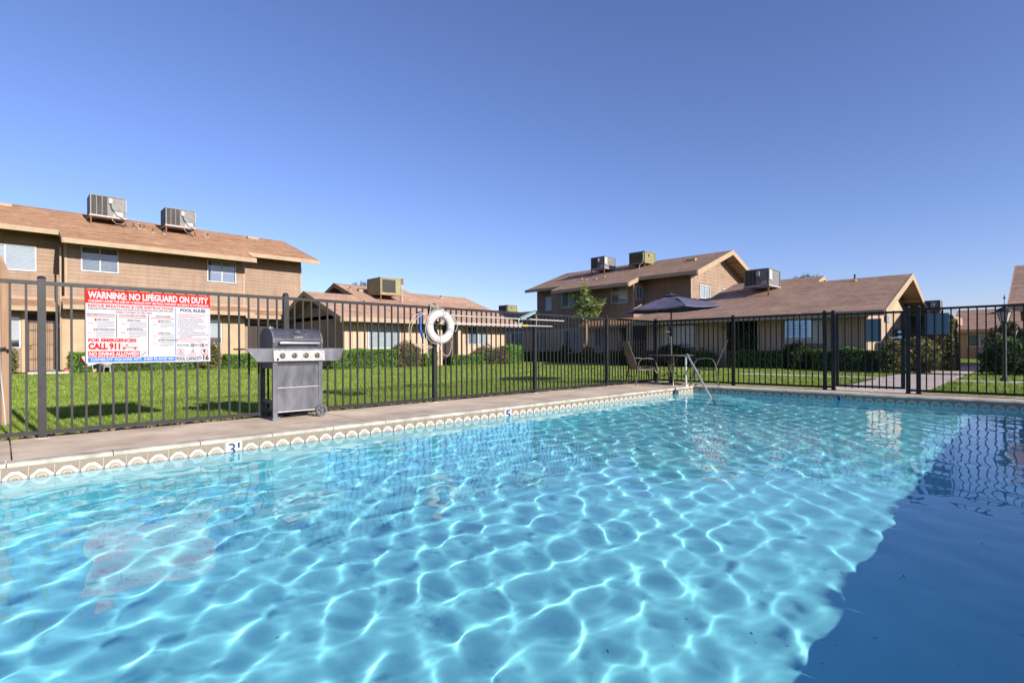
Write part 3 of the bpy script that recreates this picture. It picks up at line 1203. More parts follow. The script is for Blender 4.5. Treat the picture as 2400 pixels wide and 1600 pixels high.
def roof_vent(root, x, y, z, along='Y'):
    mb = MB()
    if along == 'Y':
        mb.prism([(x - .15, y - .3, z), (x + .15, y - .3, z - .03), (x + .15, y - .3, z + .1), (x - .1, y - .3, z + .12)], (0, .6, 0))
    else:
        mb.prism([(x - .3, y + .15, z), (x - .3, y - .15, z - .03), (x - .3, y - .15, z + .1), (x - .3, y + .1, z + .12)], (.6, 0, 0))
    part('roof_vent', mb, M['trim'], root)


# ================================================================ BUILDING A : two storeys, left
A = thing('apartment_building', 'two-storey tan apartment building with lap siding and protruding middle wing, left of the barbecue', 'building', (-33, 4, 0))
sA = .36
RZ = lambda x: 5.82 + sA * (-28.4 - x)
XR = -33.6
XW, XC = -28.1, -29.5        # wing wall, recessed wall
AY0, AY1 = -7.0, 12.2
# walls
part('wall', MB().box(-37.7, XC, AY0, AY1, 0, 6.06), M['siding_wall'], A)
part('wing_wall', MB().box(XC - .01, XW, 1.95, 8.75, 0, 5.57), M['siding_wall'], A)
part('gable_wall', MB().prism([(-37.7, AY1 - .2, 5.6), (XC, AY1 - .2, 5.6), (XC, AY1 - .2, RZ(XC) - .14), (XR, AY1 - .2, RZ(XR) - .14), (-37.7, AY1 - .2, RZ(XC) - .14)], (0, .19, 0)), M['siding_wall'], A)
U = Vector((-1, 0, sA)).normalized()
lu = math.hypot(-28.4 - XR, RZ(XR) - RZ(-28.4))
roof_plane(A, (-28.4, -8, RZ(-28.4)), (0, 1, 0), 12.75 + 8, U, lu)
roof_plane(A, (-27.0, 1.78, RZ(-27.0)), (0, 1, 0), 8.95 - 1.78, U, math.hypot(1.4, 1.4 * sA), name='wing_shingle_courses')
roof_plane(A, (2 * XR + 28.4, -8, RZ(-28.4)), (0, 1, 0), 20.75, Vector((1, 0, sA)), lu)
fascia(A, (-28.4, -8, RZ(-28.4)), (-28.4, 1.78, RZ(-28.4)), out=(1, 0, 0))
fascia(A, (-28.4, 8.95, RZ(-28.4)), (-28.4, 12.75, RZ(-28.4)), out=(1, 0, 0))
fascia(A, (-27.0, 1.78, RZ(-27)), (-27.0, 8.95, RZ(-27)), out=(1, 0, 0))
fascia(A, (-27.0, 1.78, RZ(-27)), (-28.4, 1.78, RZ(-28.4)), out=(0, -1, 0))
fascia(A, (-27.0, 8.95, RZ(-27)), (-28.4, 8.95, RZ(-28.4)), out=(0, 1, 0))
fascia(A, (-28.4, 12.75, RZ(-28.4)), (XR, 12.75, RZ(XR)), out=(0, 1, 0))
part('ridge_cap', MB().prism([(XR - .14, -8, RZ(XR) - .03), (XR, -8, RZ(XR) + .035), (XR + .14, -8, RZ(XR) - .03), (XR, -8, RZ(XR) - .03)], (0, 20.75, 0)), M['shingle'], A)
# second storey siding boards
wins = [(2.41, 3.68, 4.20, 5.25), (7.09, 8.37, 4.16, 5.22)]
recw = (-.25, 1.09, 4.18, 5.23)
siding(A, 'X', XW, 1, 1.99, 8.71, 3.05, 5.56, wins)
siding(A, 'X', XC, 1, -3.0, 1.93, 3.05, 6.02, [recw])
siding(A, 'X', XC, 1, 8.77, 12.16, 3.05, 6.02)
siding(A, 'Y', 1.95, -1, XC + .02, XW - .02, 3.05, 5.5)
for (x, y) in ((XW, 1.93), (XW, 8.73), (XC, 12.16)):
    part('corner_board', MB().box(x - .06, x + .035, y - .04, y + .05, 2.95, 5.54), M['trim'], A)
window(A, 'X', XW, 1, *wins[0], style='grey')
window(A, 'X', XW, 1, *wins[1], style='curtain')
window(A, 'X', XC, 1, *recw, style='blind', mull=.30)


# pent roofs between the storeys
def pent(root, xw, xe, y0, y1, zt, zb, mat='shingle'):
    Uu = Vector((xw - xe, 0, zt - zb))
    L = Uu.length
    roof_plane(root, (xe, y0, zb), (0, 1, 0), y1 - y0, Uu / L, L, mat, .06, name='pent_shingle_courses')
    fascia(root, (xe, y0, zb), (xe, y1, zb), h=.18, out=(1, 0, 0))
    for y in (y0, y1):
        part('pent_end', MB().prism([(xe, y, zb - .1), (xe, y, zb), (xw, y, zt), (xw, y, zb - .1)], (0, .03 if y == y0 else -.03, 0)), M['soffit'], root)
    part('trim_board', MB().box(xw - .0, xw + .03, y0, y1, zt - .01, zt + .08), M['trim'], root)


pent(A, XW, -27.2, 1.78, 8.95, 3.03, 2.70)
pent(A, XC, -28.6, -6, 1.77, 3.03, 2.66)
pent(A, XC, -28.6, 8.97, 12.5, 3.03, 2.66)
# ground floor
part('stucco_panel', MB().box(XW, XW + .03, 1.95, 6.85, 0, 2.5).box(XW, XW + .03, 7.75, 8.75, 0, 2.5).box(XW, XW + .03, 6.85, 7.75, 0, 1.15).box(XW, XW + .03, 6.85, 7.75, 2.4, 2.5), M['stucco'], A)
window(A, 'X', XW, 1, 6.88, 7.72, 1.18, 2.36, style='short', mull=.97)
window(A, 'X', XC, 1, -.5, .60, 1.0, 2.3, style='short', mull=.3)
window(A, 'X', XC, 1, 10.47, 12.0, 1.3, 2.3, style='half')
part('stucco_panel', MB().box(XC, XC + .02, 10.4, 12.1, 0, 1.25), M['stucco'], A)
siding(A, 'X', XC, 1, -2, .68, 0.05, .98)
part('door_post', MB().box(XC, XC + .12, .62, .74, 0, 2.5), M['stucco'], A)
dr = part('door', MB().box(XC + .01, XC + .05, .80, 1.93, 0.03, 2.3), M['door_dark'], A)
part('doorway_reveal', MB().box(XC + .0, XC + .012, .74, 1.95, 0, 2.42), M['door_dark'], A)
mb = MB().box(XC + .07, XC + .1, .82, .86, .03, 2.1).box(XC + .07, XC + .1, 1.6, 1.64, .03, 2.1).box(XC + .07, XC + .1, .82, 1.64, 2.06, 2.1).box(XC + .07, XC + .1, .82, 1.64, .03, .07)
for yb in (.98, 1.04, 1.1, 1.16, 1.3, 1.42, 1.48):
    mb.box(XC + .078, XC + .09, yb, yb + .012, .05, 2.08)
for zb in (.5, .56, 1.15, 1.7, 1.76):
    mb.box(XC + .078, XC + .09, .84, 1.62, zb, zb + .012)
sd = part('security_door', mb, M['dark_metal'], dr, label='barred security door with brass knobs')
part('screen', MB().box(XC + .06, XC + .064, .86, 1.6, .06, 2.06), M['post_tan'], dr)
part('knob', MB().rev([(.0, .05), (.04, .03), (.035, 0)], (XC + .1, .9, 1.12), 'X', 10).rev([(.0, .05), (.035, .03), (.03, 0)], (XC + .1, .9, 1.0), 'X', 10), M['brass'], dr, smooth=True)
dr2 = part('door', MB().box(XC + .01, XC + .05, 9.4, 10.32, .03, 2.25), M['door_dark'], A)
mb = MB()
for k in range(7):
    mb.box(XC + .07, XC + .085, 9.42 + k * .13, 9.44 + k * .13, .05, 2.2)
part('security_door', mb, M['dark_metal'], dr2)
part('porch_corner', MB().box(XW - .25, XW + .05, 1.80, 1.96, 0, 2.65), M['stucco'], A)
part('downpipe', MB().tube([(XW + .08, 1.76, 5.1), (XW + .08, 1.76, 3.1), (XW + .25, 1.76, 2.9), (XW + .12, 1.76, 2.5), (XW + .12, 1.76, .1)], .035, 8), M['trim'], A, smooth=True)
wall_light(A, (XC + .35, 1.9, 2.0), (0, -1, 0))
for (x, y) in ((-30.6, 5.38), (-30.6, 5.84), (-31.2, 4.95), (-31.2, 5.12), (-31.3, 4.7), (-31.3, 7.95)):
    vent_pipe(A, x, y, RZ(x), .26)
roof_vent(A, -33.0, 10.75, RZ(-33.0))
roof_vent(A, -32.9, .1, RZ(-32.9))
part('gas_pipe', MB().tube([(-31.2, 4.2, RZ(-31.2) + .12), (-31.2, 5.1, RZ(-31.2) + .12)], .02, 6), M['rust'], A)

ac_unit('grey rooftop unit with white flap, left one of two on the leftmost building', (-31.0, 3.0, RZ(-31.0) + .01), math.pi / 2, 1.36, 1.15, 1.0, (.42, .05))
ac_unit('grey rooftop unit, right one of two on the building left of barbecue', (-31.0, 5.98, RZ(-31.0) + .01), math.pi / 2, 1.32, 1.15, .93, (.42, .05))

for u_, w_ in ((bpy.data.objects['air_conditioner'], 1.36), (bpy.data.objects['air_conditioner.001'], 1.32)):
    part('conduit', MB().tube([(w_, .15, .55), (w_ + .3, .12, .53), (w_ + .52, .1, .44), (w_ + .5, .1, .32), (w_ + .36, .1, .24), (w_ + .5, .1, .16), (w_ + .52, .1, -.02)], .016, 6), M['galv'], u_, smooth=True, local=True)
    part('conduit', MB().tube([(w_ * .62, -.04, .5), (w_ * .6, -.08, .30), (w_ * .72, -.09, .14), (w_ * .9, -.07, .16), (w_ * .98, -.04, .3)], .012, 6), M['galv'], u_, smooth=True, local=True)

# ================================================================ BUILDING B : single storey, centre left
B = thing('apartment_building', 'single-storey tan apartment with brown gable end and low shingled roof behind the ring buoy', 'building', (-26, 17, 0))
sB = .37
ZB = lambda x: 2.32 + sB * (-22 - x)
UB = Vector((-1, 0, sB)).normalized()


def slopeB(xr, y0, y1, nm='shingle_courses', xe=-22.0):
    L = math.hypot(xe - xr, ZB(xr) - ZB(xe))
    roof_plane(B, (xe, y0, ZB(xe)), (0, 1, 0), y1 - y0, UB, L, 'shingle_far', name=nm)


slopeB(-26.0, 10.9, 13.6)
slopeB(-28.3, 13.6, 18.15)
slopeB(-27.4, 18.15, 22.3)
roof_plane(B, (-30.0, 10.9, ZB(-22)), (0, 1, 0), 2.7, Vector((1, 0, sB)), math.hypot(4, 4 * sB), 'shingle_far')
roof_plane(B, (-34.6, 13.6, ZB(-22)), (0, 1, 0), 4.55, Vector((1, 0, sB)), math.hypot(6.3, 6.3 * sB), 'shingle_far')
roof_plane(B, (-32.8, 18.15, ZB(-22)), (0, 1, 0), 4.15, Vector((1, 0, sB)), math.hypot(5.4, 5.4 * sB), 'shingle_far')
fascia(B, (-22, 10.9, ZB(-22)), (-22, 22.3, ZB(-22)), h=.2, out=(1, 0, 0))
for (xr, y) in ((-26.0, 10.9), (-28.3, 13.6)):
    xe = -22 if xr == -26 else -24.2
    fascia(B, (xe, y, ZB(xe)), (xr, y, ZB(xr)), h=.24, out=(0, -1, 0))
    fascia(B, (xr, y, ZB(xr)), (2 * xr - xe, y, ZB(xe)), h=.24, out=(0, -1, 0))
fascia(B, (-22, 22.3, ZB(-22)), (-27.4, 22.3, ZB(-27.4)), h=.22, out=(0, 1, 0))
part('wall', MB().box(-29.2, -23.03, 11.5, 22.05, 0, 2.55).box(-33.5, -29.2, 14.2, 21.9, 0, 2.6), M['siding_wall'], B)
part('gable_wall', MB().prism([(-29.0, 11.5, 2.3), (-23.03, 11.5, 2.3), (-23.03, 11.5, 2.5), (-26, 11.5, 3.62), (-29.0, 11.5, 2.5)], (0, .1, 0)).prism([(-32, 14.2, 2.3), (-24.6, 14.2, 2.3), (-24.6, 14.2, 3.1), (-28.3, 14.2, 4.42), (-32, 14.2, 3.1)], (0, .1, 0)), M['siding_wall'], B)
siding(B, 'Y', 11.5, -1, -28.9, -23.1, .05, 2.35, joined=True)
siding(B, 'Y', 14.2, -1, -31.6, -25.2, 2.9, 4.3, lim=lambda z: (-28.3 - (4.42 - z) / sB, -28.3 + (4.42 - z) / sB), joined=True)
part('attic_vent', MB().box(-26.5, -25.5, 11.44, 11.47, 3.0, 3.4), M['dark_room'], B)
part('attic_vent', MB().box(-28.75, -27.85, 14.14, 14.17, 3.7, 4.1), M['dark_room'], B)
bw = [(12.75, 14.58, .9, 2.2), (19.0, 20.56, 1.1, 2.16)]
vboards(B, 'X', -23.03, 1, 11.55, 16.3, .02, 2.4, bw)
vboards(B, 'X', -23.03, 1, 18.25, 22.0, .02, 2.4, bw)
part('pier', MB().box(-23.0, -22.6, 16.42, 16.92, 0, 2.5), M['plywood'], B)
part('pier', MB().box(-23.0, -22.6, 18.0, 18.25, 0, 2.5), M['plywood'], B)
window(B, 'X', -23.03, 1, *bw[0], style='blind', mull=.5)
window(B, 'X', -23.03, 1, *bw[1], style='half')
part('window_apron', MB().box(-23.03, -23.0, 12.75, 14.58, .0, .9), M['siding_wall'], B)
dB = part('door', MB().box(-23.03, -22.98, 17.05, 17.9, 0, 2.1), M['door_dark'], B)
vent_pipe(B, -26.9, 13.85, ZB(-26.9), .25)
vent_pipe(B, -24.0, 13.1, ZB(-24.0), .3)
vent_pipe(B, -26.6, 19.8, ZB(-26.6), .22)
roof_vent(B, -26.9, 14.6, ZB(-26.9))
ac_unit('olive-yellow evaporative cooler with a big dark louvre on the roof left of the ring buoy', (-25.0, 14.62, ZB(-25.0)), math.pi / 2, 1.3, 1.45, .92, (.42, .02), 'yellow')

# ================================================================ BUILDING C : two storeys, centre right
Cb = thing('apartment_building', 'two-storey brown apartment building with gabled shingle roof behind the young tree', 'building', (-20, 30, 0))
sC = .365
ZC = lambda y: 5.12 + sC * (y - 27.5)
UC = Vector((0, 1, sC)).normalized()
YR = 32.2
roof_plane(Cb, (-26.65, 27.5, ZC(27.5)), (1, 0, 0), 26.65 - 13.42, UC, math.hypot(YR - 27.5, ZC(YR) - ZC(27.5)), 'shingle_far')
roof_plane(Cb, (-23.15, 26.4, ZC(26.4)), (1, 0, 0), 23.15 - 17.15, UC, math.hypot(1.1, 1.1 * sC), 'shingle_far')
roof_plane(Cb, (-26.65, 36.9, ZC(27.5)), (1, 0, 0), 26.65 - 13.42, Vector((0, -1, sC)), math.hypot(YR - 27.5, ZC(YR) - ZC(27.5)), 'shingle_far')
fascia(Cb, (-26.65, 27.5, ZC(27.5)), (-23.15, 27.5, ZC(27.5)), out=(0, -1, 0))
fascia(Cb, (-17.15, 27.5, ZC(27.5)), (-13.42, 27.5, ZC(27.5)), out=(0, -1, 0))
fascia(Cb, (-23.15, 26.4, ZC(26.4)), (-17.15, 26.4, ZC(26.4)), out=(0, -1, 0))
fascia(Cb, (-17.15, 26.4, ZC(26.4)), (-17.15, 27.5, ZC(27.5)), h=.26, out=(1, 0, 0))
fascia(Cb, (-23.15, 26.4, ZC(26.4)), (-23.15, 27.5, ZC(27.5)), h=.26, out=(-1, 0, 0))
fascia(Cb, (-13.42, 27.5, ZC(27.5)), (-13.42, YR, ZC(YR)), h=.30, out=(1, 0, 0))
fascia(Cb, (-13.42, YR, ZC(YR)), (-13.42, 36.9, ZC(27.5)), h=.30, out=(1, 0, 0))
CW, CR, CG = 27.4, 28.5, -14.3
part('wall', MB().box(-26.4, CG - .01, CR, 35.9, 0, 5.34), M['siding_wall'], Cb)
part('wing_wall', MB().box(-24.0, -17.42, CW, CR + .01, 0, 4.92), M['siding_wall'], Cb)
part('gable_wall', MB().prism([(CG - .12, CR, 5.2), (CG - .12, 35.9, 5.2), (CG - .12, 35.9, ZC(28.5) - .12), (CG - .12, YR, ZC(YR) - .14), (CG - .12, CR, ZC(CR) - .14)], (.11, 0, 0)), M['siding_wall'], Cb)
for yy in (29.2, 30.9, 33.4, 35.1):
    zz = ZC(yy) if yy < YR else ZC(2 * YR - yy)
    part('outrigger', MB().box(CG, -13.44, yy - .05, yy + .05, zz - .25, zz - .13), M['trim'], Cb)
gw = [(29.56, 30.9, 3.8, 4.6)]
gv = (32.0, 32.4, 6.0, 6.45)


def climC(z):
    lo, hi = CR + .02, 35.88
    if z > ZC(CR) - .14:
        t_ = YR - (z + .14 - 5.12) / sC - (0)
        lo = max(lo, 27.5 + (z + .14 - 5.12) / sC)
        hi = min(hi, 2 * YR - lo)
    return lo, hi


siding(Cb, 'X', CG, 1, CR, 35.88, 2.9, ZC(YR) - .2, gw, pitch=.2, lim=climC)
window(Cb, 'X', CG, 1, *gw[0], style='blind', far=True)
window(Cb, 'X', CG, 1, 32.65, 33.4, 4.3, 4.62, style='blind', far=True)
mb = MB()
for k in range(5):
    mb.box(CG + .02, CG + .045, 32.0, 32.4, 6.0 + k * .09, 6.05 + k * .09)
part('attic_vent', mb, M['trim'], Cb)
part('corner_board', MB().box(CG - .05, CG + .035, CR - .04, CR + .05, 2.9, 5.2), M['trim'], Cb)
siding(Cb, 'Y', CR, -1, -26.38, -24.02, 2.9, 5.32, [(-25.53, -24.55, 3.6, 4.63)], joined=True, mat='siding_shade_tone')
siding(Cb, 'Y', CW, -1, -23.98, -17.44, 2.9, 4.85, [(-23.06, -22.0, 3.61, 4.67), (-19.02, -17.84, 3.64, 4.74)], joined=True, mat='siding_shade_tone')
siding(Cb, 'Y', CR, -1, -17.4, -14.32, 2.9, 5.32, joined=True, mat='siding_shade_tone')
siding(Cb, 'X', -17.42, 1, CW + .02, CR, 2.9, 4.9, [(27.62, 28.35, 3.83, 4.65)], joined=True, mat='siding_shade_tone')
part('corner_board', MB().box(-17.47, -17.38, CW - .04, CW + .05, 2.75, 4.9), M['trim'], Cb)
window(Cb, 'Y', CR, -1, -25.53, -24.55, 3.6, 4.63, style='half', far=True, mull=.6)
window(Cb, 'Y', CW, -1, -23.06, -21.7, 3.61, 4.7, style='half', far=True, mull=.45)
window(Cb, 'Y', CW, -1, -19.02, -17.84, 3.64, 4.74, style='half', far=True)
window(Cb, 'X', -17.42, 1, 27.62, 28.35, 3.83, 4.65, style='grey', far=True)
# pent roof over the right part of the ground floor
Uu = Vector((0, .95, .5))
roof_plane(Cb, (-21.05, 26.45, 2.25), (1, 0, 0), 4.2, Uu.normalized(), Uu.length, 'shingle', .06, name='pent_shingle_courses')
fascia(Cb, (-21.05, 26.45, 2.25), (-16.85, 26.45, 2.25), h=.14, out=(0, -1, 0))
cw_ = [(-28.3, -26.75, 1.0, 2.05), (-25.72, -24.45, .9, 2.05), (-22.93, -21.6, .9, 2.1), (-20.39, -19.17, .95, 2.12)]
part('ground_floor_wall', MB().box(-24.0, -17.4, CW - .04, CW - .002, 0, 2.25), M['plywood'], Cb)
for w_ in cw_[2:]:
    window(Cb, 'Y', CW - .04, -1, *w_, style='half', far=True, fw=.06)
part('door', MB().box(-18.2, -17.5, CW - .1, CW - .045, 0, 2.1), M['door_dark'], Cb)
part('porch_pier', MB().box(-17.4, -17.1, 26.5, 27.35, 0, 2.2), M['plywood'], Cb)
for (x, y) in ((-22.6, 29.0), (-21.9, 28.6), (-20.6, 28.9), (-21.0, 28.5)):
    vent_pipe(Cb, x, y, ZC(y), .22)
roof_vent(Cb, -24.3, 30.0, ZC(30.0), 'X')
roof_vent(Cb, -15.3, 30.6, ZC(30.6), 'X')
ac_unit('grey rooftop air conditioner, left of two on the two-storey roof above the young tree', (-22.3, 29.65, ZC(29.65)), 0, 1.15, 1.35, .84, (.46, .02), 'grey')
ac_unit('olive-coloured rooftop air conditioner, right of two on the roof behind the umbrella', (-19.6, 30.3, ZC(30.3)), 0, 1.2, 1.35, .78, (.34, .02), 'olive')

# ================================================================ LINK BUILDING between B and C
Lk = thing('apartment_building', 'low shaded tan apartment with dark brown upper band, left of the young tree', 'building', (-28, 29, 0))
part('wall', MB().box(-31.5, -24.05, CW, 31, 0, 2.9), M['siding_wall'], Lk)
part('ground_floor_wall', MB().box(-31.5, -24.02, CW - .04, CW - .002, 0, 2.15), M['plywood'], Lk)
for w_ in cw_[:2]:
    window(Lk, 'Y', CW - .04, -1, *w_, style='half', far=True, fw=.06)
siding(Lk, 'Y', CW, -1, -31.4, -24.05, 2.15, 2.88, joined=True, mat='siding_shade_tone')
roof_plane(Lk, (-33.0, 27.1, 2.95), (1, 0, 0), 6.5, Vector((0, 1, .3)), 3.0, 'shingle_far')
ac_unit('rooftop cooler with a rusty yellow top, far off behind the pole ends', (-36.5, 34.0, 3.9), 0, 1.3, 1.2, .8, (.3, .05), 'olive')
Lf = thing('apartment_building', 'distant low shingled apartment roof seen above the fence behind the two poles', 'building', (-38, 37, 0))
part('wall', MB().box(-46, -32, 32.5, 42, 0, 2.6), M['siding_wall'], Lf)
roof_plane(Lf, (-47, 32, 2.6), (1, 0, 0), 16.0, Vector((0, 1, .36)), 5.6, 'shingle_far')
roof_plane(Lf, (-47, 42.4, 2.6), (1, 0, 0), 16.0, Vector((0, -1, .36)), 5.6, 'shingle_far')

# ================================================================ BUILDING D : single storey, right
D = thing('apartment_building', 'single-storey tan apartment with a long shingled roof and big gable, behind umbrella and gate', 'building', (-9, 26, 0))
sD = .33
ZD = lambda y: 2.13 + sD * (y - 22)
UD = Vector((0, 1, sD)).normalized()


def slopeD(x0, x1, yr, y0=22.0):
    L = math.hypot(yr - y0, ZD(yr) - ZD(y0))
    roof_plane(D, (x0, y0, ZD(y0)), (1, 0, 0), x1 - x0, UD, L, 'shingle_far')
    roof_plane(D, (x0, 2 * yr - y0, ZD(y0)), (1, 0, 0), x1 - x0, Vector((0, -1, sD)), L, 'shingle_far')


slopeD(-14.3, -11.8, 25.75)
slopeD(-11.8, -7.5, 28.6)
slopeD(-7.5, -3.9, 27.4)
fascia(D, (-14.3, 22, ZD(22)), (-3.9, 22, ZD(22)), h=.2, out=(0, -1, 0))
fascia(D, (-3.9, 22, ZD(22)), (-3.9, 27.4, ZD(27.4)), h=.26, out=(1, 0, 0))
fascia(D, (-3.9, 27.4, ZD(27.4)), (-3.9, 32.8, ZD(22)), h=.26, out=(1, 0, 0))
fascia(D, (-14.3, 22, ZD(22)), (-14.3, 25.75, ZD(25.75)), h=.24, out=(-1, 0, 0))
fascia(D, (-11.8, 25.75, ZD(25.75)), (-11.8, 28.6, ZD(28.6)), h=.2, out=(-1, 0, 0))
fascia(D, (-7.5, 27.6, ZD(27.6)), (-7.5, 28.6, ZD(28.6)), h=.2, out=(1, 0, 0))
part('attic_wall', MB().prism([(-11.6, 24, ZD(24) - .2), (-11.6, 33, ZD(24.2) - .2), (-11.6, 28.6, ZD(28.6) - .15)], (.1, 0, 0)).prism([(-7.6, 24, ZD(24) - .2), (-7.6, 33, ZD(24.2) - .2), (-7.6, 28.6, ZD(28.6) - .15)], (-.1, 0, 0)), M['siding_wall'], D)
DW, DG = 23.0, -4.6
part('wall', MB().box(-13.9, -9.9, DW, 29, 0, 2.3).box(-8.5, DG - .02, DW, 32, 0, 2.3).box(-9.9, -8.5, 24.2, 32, 0, 2.3), M['siding_wall'], D)
part('gable_wall', MB().prism([(DG - .1, DW, 0), (DG - .1, 31.8, 0), (DG - .1, 31.8, ZD(DW) - .15), (DG - .1, 27.4, ZD(27.4) - .15), (DG - .1, DW, ZD(DW) - .15)], (.08, 0, 0)), M['siding_wall'], D)
dw = [(-13.0, -11.3, .88, 2.04), (-7.47, -6.05, 1.0, 2.02)]
vboards(D, 'Y', DW, -1, -13.85, -10.1, .02, 2.3, dw)
vboards(D, 'Y', DW, -1, -8.4, DG - .03, .02, 2.3, dw)
gtop = lambda y: (ZD(y) if y < 27.4 else ZD(54.8 - y)) - .16
vboards(D, 'X', DG - .02, 1, DW + .02, 31.7, .02, 4, [(26.0, 26.7, 1.85, 2.15)], top=gtop)
for yy in (23.4, 25.0, 26.5, 28.2, 29.8, 31.4):
    zz = ZD(yy) if yy < 27.4 else ZD(54.8 - yy)
    part('outrigger', MB().box(DG, -3.92, yy - .05, yy + .05, zz - .25, zz - .13), M['trim'], D)
part('attic_vent', MB().box(DG, DG + .02, 26.0, 26.7, 1.86, 2.14), M['slate'], D)
window(D, 'Y', DW, -1, *dw[0], style='blind', fw=.06, mull=.33)
window(D, 'Y', DW, -1, *dw[1], style='blind', fw=.06)
part('window_apron', MB().box(-13.0, -11.3, DW - .03, DW, 0, .88).box(-7.47, -6.05, DW - .03, DW, 0, 1.0), M['siding_wall'], D)
part('alcove_wall', MB().box(-9.9, -9.86, DW + .02, 24.2, 0, 2.25).box(-8.54, -8.5, DW + .02, 24.2, 0, 2.25), M['siding_wall'], D)
part('pier', MB().box(-10.1, -9.86, DW - .05, DW + .2, 0, 2.25).box(-8.55, -8.4, DW - .05, DW + .2, 0, 2.25), M['plywood'], D)
dD = part('door', MB().box(-9.84, -9.0, 24.12, 24.19, 0, 2.05), M['door_dark'], D)
part('knob', MB().rev([(0, -.05), (.035, -.03), (.03, 0)], (-9.7, 24.1, 1.05), 'Y', 8), M['brass'], dD)
wall_light(D, (-10.0, DW - .06, 1.75), (0, -1, 0))
# small entrance wing left of building D
part('entry_wall', MB().box(-15.9, -14.0, 24.5, 28, 0, 2.3), M['plywood'], D)
part('door', MB().box(-15.6, -14.8, 24.42, 24.49, 0, 2.05), M['door_dark'], D)
vent_pipe(D, -5.85, 26.9, ZD(26.9), .3, .04)
ac_unit('grey rooftop air conditioner on the single-storey roof right of the umbrella', (-10.05, 25.4, ZD(25.4)), 0, 1.13, 1.5, .82, (.46, .02), 'grey')

# ================================================================ FAR RIGHT BUILDINGS
E_ = thing('apartment_building', 'distant low rosy apartment with a white window at the end of the walk', 'building', (-3, 52, 0))
part('wall', MB().box(-4.5, 6, 50, 57, -.1, 2.1), M['stucco'], E_)
roof_plane(E_, (-4.8, 49.4, 2.05), (1, 0, 0), 12, Vector((0, 1, .37)), 4.7, 'shingle_far')
fascia(E_, (-4.8, 49.4, 2.05), (7.2, 49.4, 2.05), h=.22, out=(0, -1, 0))
window(E_, 'Y', 50, -1, -3.95, -2.6, .8, 1.75, style='half', far=True, fw=.07)
part('window_apron', MB().box(-3.95, -2.6, 49.97, 50, 0, .8), M['siding_wall'], E_)
part('roof_vent', MB().prism([(-3.2, 52.6, 3.05), (-2.2, 52.6, 3.05), (-2.7, 52.6, 3.4)], (0, .4, 0)), M['dark_metal'], E_)
E2 = thing('apartment_building', 'gabled shingled apartment partly hidden behind the slate plates on the fence', 'building', (-7, 44, 0))
part('wall', MB().box(-10, -5.0, 42, 50, 0, 2.0), M['stucco'], E2)
roof_plane(E2, (-4.35, 40.5, 1.95), (0, 1, 0), 9, Vector((-1, 0, .9)), 1.9, 'shingle_far')
roof_plane(E2, (-7.0, 40.5, 1.95), (0, 1, 0), 9, Vector((1, 0, .9)), 1.9, 'shingle_far')
fascia(E2, (-4.35, 40.5, 1.95), (-5.75, 40.5, 3.2), h=.2, out=(0, -1, 0))
ac_unit('grey air conditioner on a far roof, just right of the big gable by the gate', (-4.4, 33.5, 2.45), 0, .75, .8, .5, (.22, .1), 'grey', None)
E3 = thing('apartment_building', 'dark shaded wing directly right of the big gable by the gate', 'building', (-5, 35, 0))
part('wall', MB().box(-8, -3.4, 33.2, 38, 0, 2.0), M['siding_wall'], E3)
part('roof', MB().box(-8.2, -3.2, 33, 38.2, 2.0, 2.4), M['shingle_far'], E3)
Fb = thing('apartment_building', 'shingled apartment roof cut off at the right edge behind the lamp post', 'building', (3, 29, 0))
zF = lambda y: 2.25 + .31 * (y - 24.5)
roof_plane(Fb, (-.85, 24.5, 2.25), (1, 0, 0), 12, Vector((0, 1, .31)), math.hypot(6.5, 2.0), 'shingle_far')
roof_plane(Fb, (-.85, 37.5, 2.25), (1, 0, 0), 12, Vector((0, -1, .31)), math.hypot(6.5, 2.0), 'shingle_far')
fascia(Fb, (-.85, 24.5, 2.25), (11, 24.5, 2.25), h=.25, out=(0, -1, 0))
fascia(Fb, (-.85, 24.5, 2.25), (-.85, 31, zF(31)), h=.25, out=(-1, 0, 0))
part('wall', MB().box(-.1, 10, 25.4, 36, 0, 2.3), M['stucco'], Fb)
part('gable_wall', MB().prism([(-.1, 25.4, 2.25), (-.1, 36.5, 2.25), (-.1, 31, zF(31) - .15)], (.1, 0, 0)), M['siding_wall'], Fb)
window(Fb, 'Y', 25.4, -1, .3, 1.6, .9, 2.0, style='blind', far=True)
# ================================================================ FENCES
FX, FY = -6.85, 11.77
ZB0, ZT0 = .055, 1.51
pk_me = mk_mesh('picket', MB().box(-.0095, .0095, -.0095, .0095, ZB0, ZT0), M['black_metal'])
mbp = MB().box(-.031, .031, -.031, .031, -.03, 1.55)
mbp.rev([(.034, 1.55), (.035, 1.558), (.028, 1.572), (.014, 1.579), (0, 1.58)], (0, 0, 0), n=12)
mbp.rev([(.045, 0), (.045, .012), (0, .012)], (0, 0, 0), n=8)
post_me = mk_mesh('post', mbp, M['black_metal'])


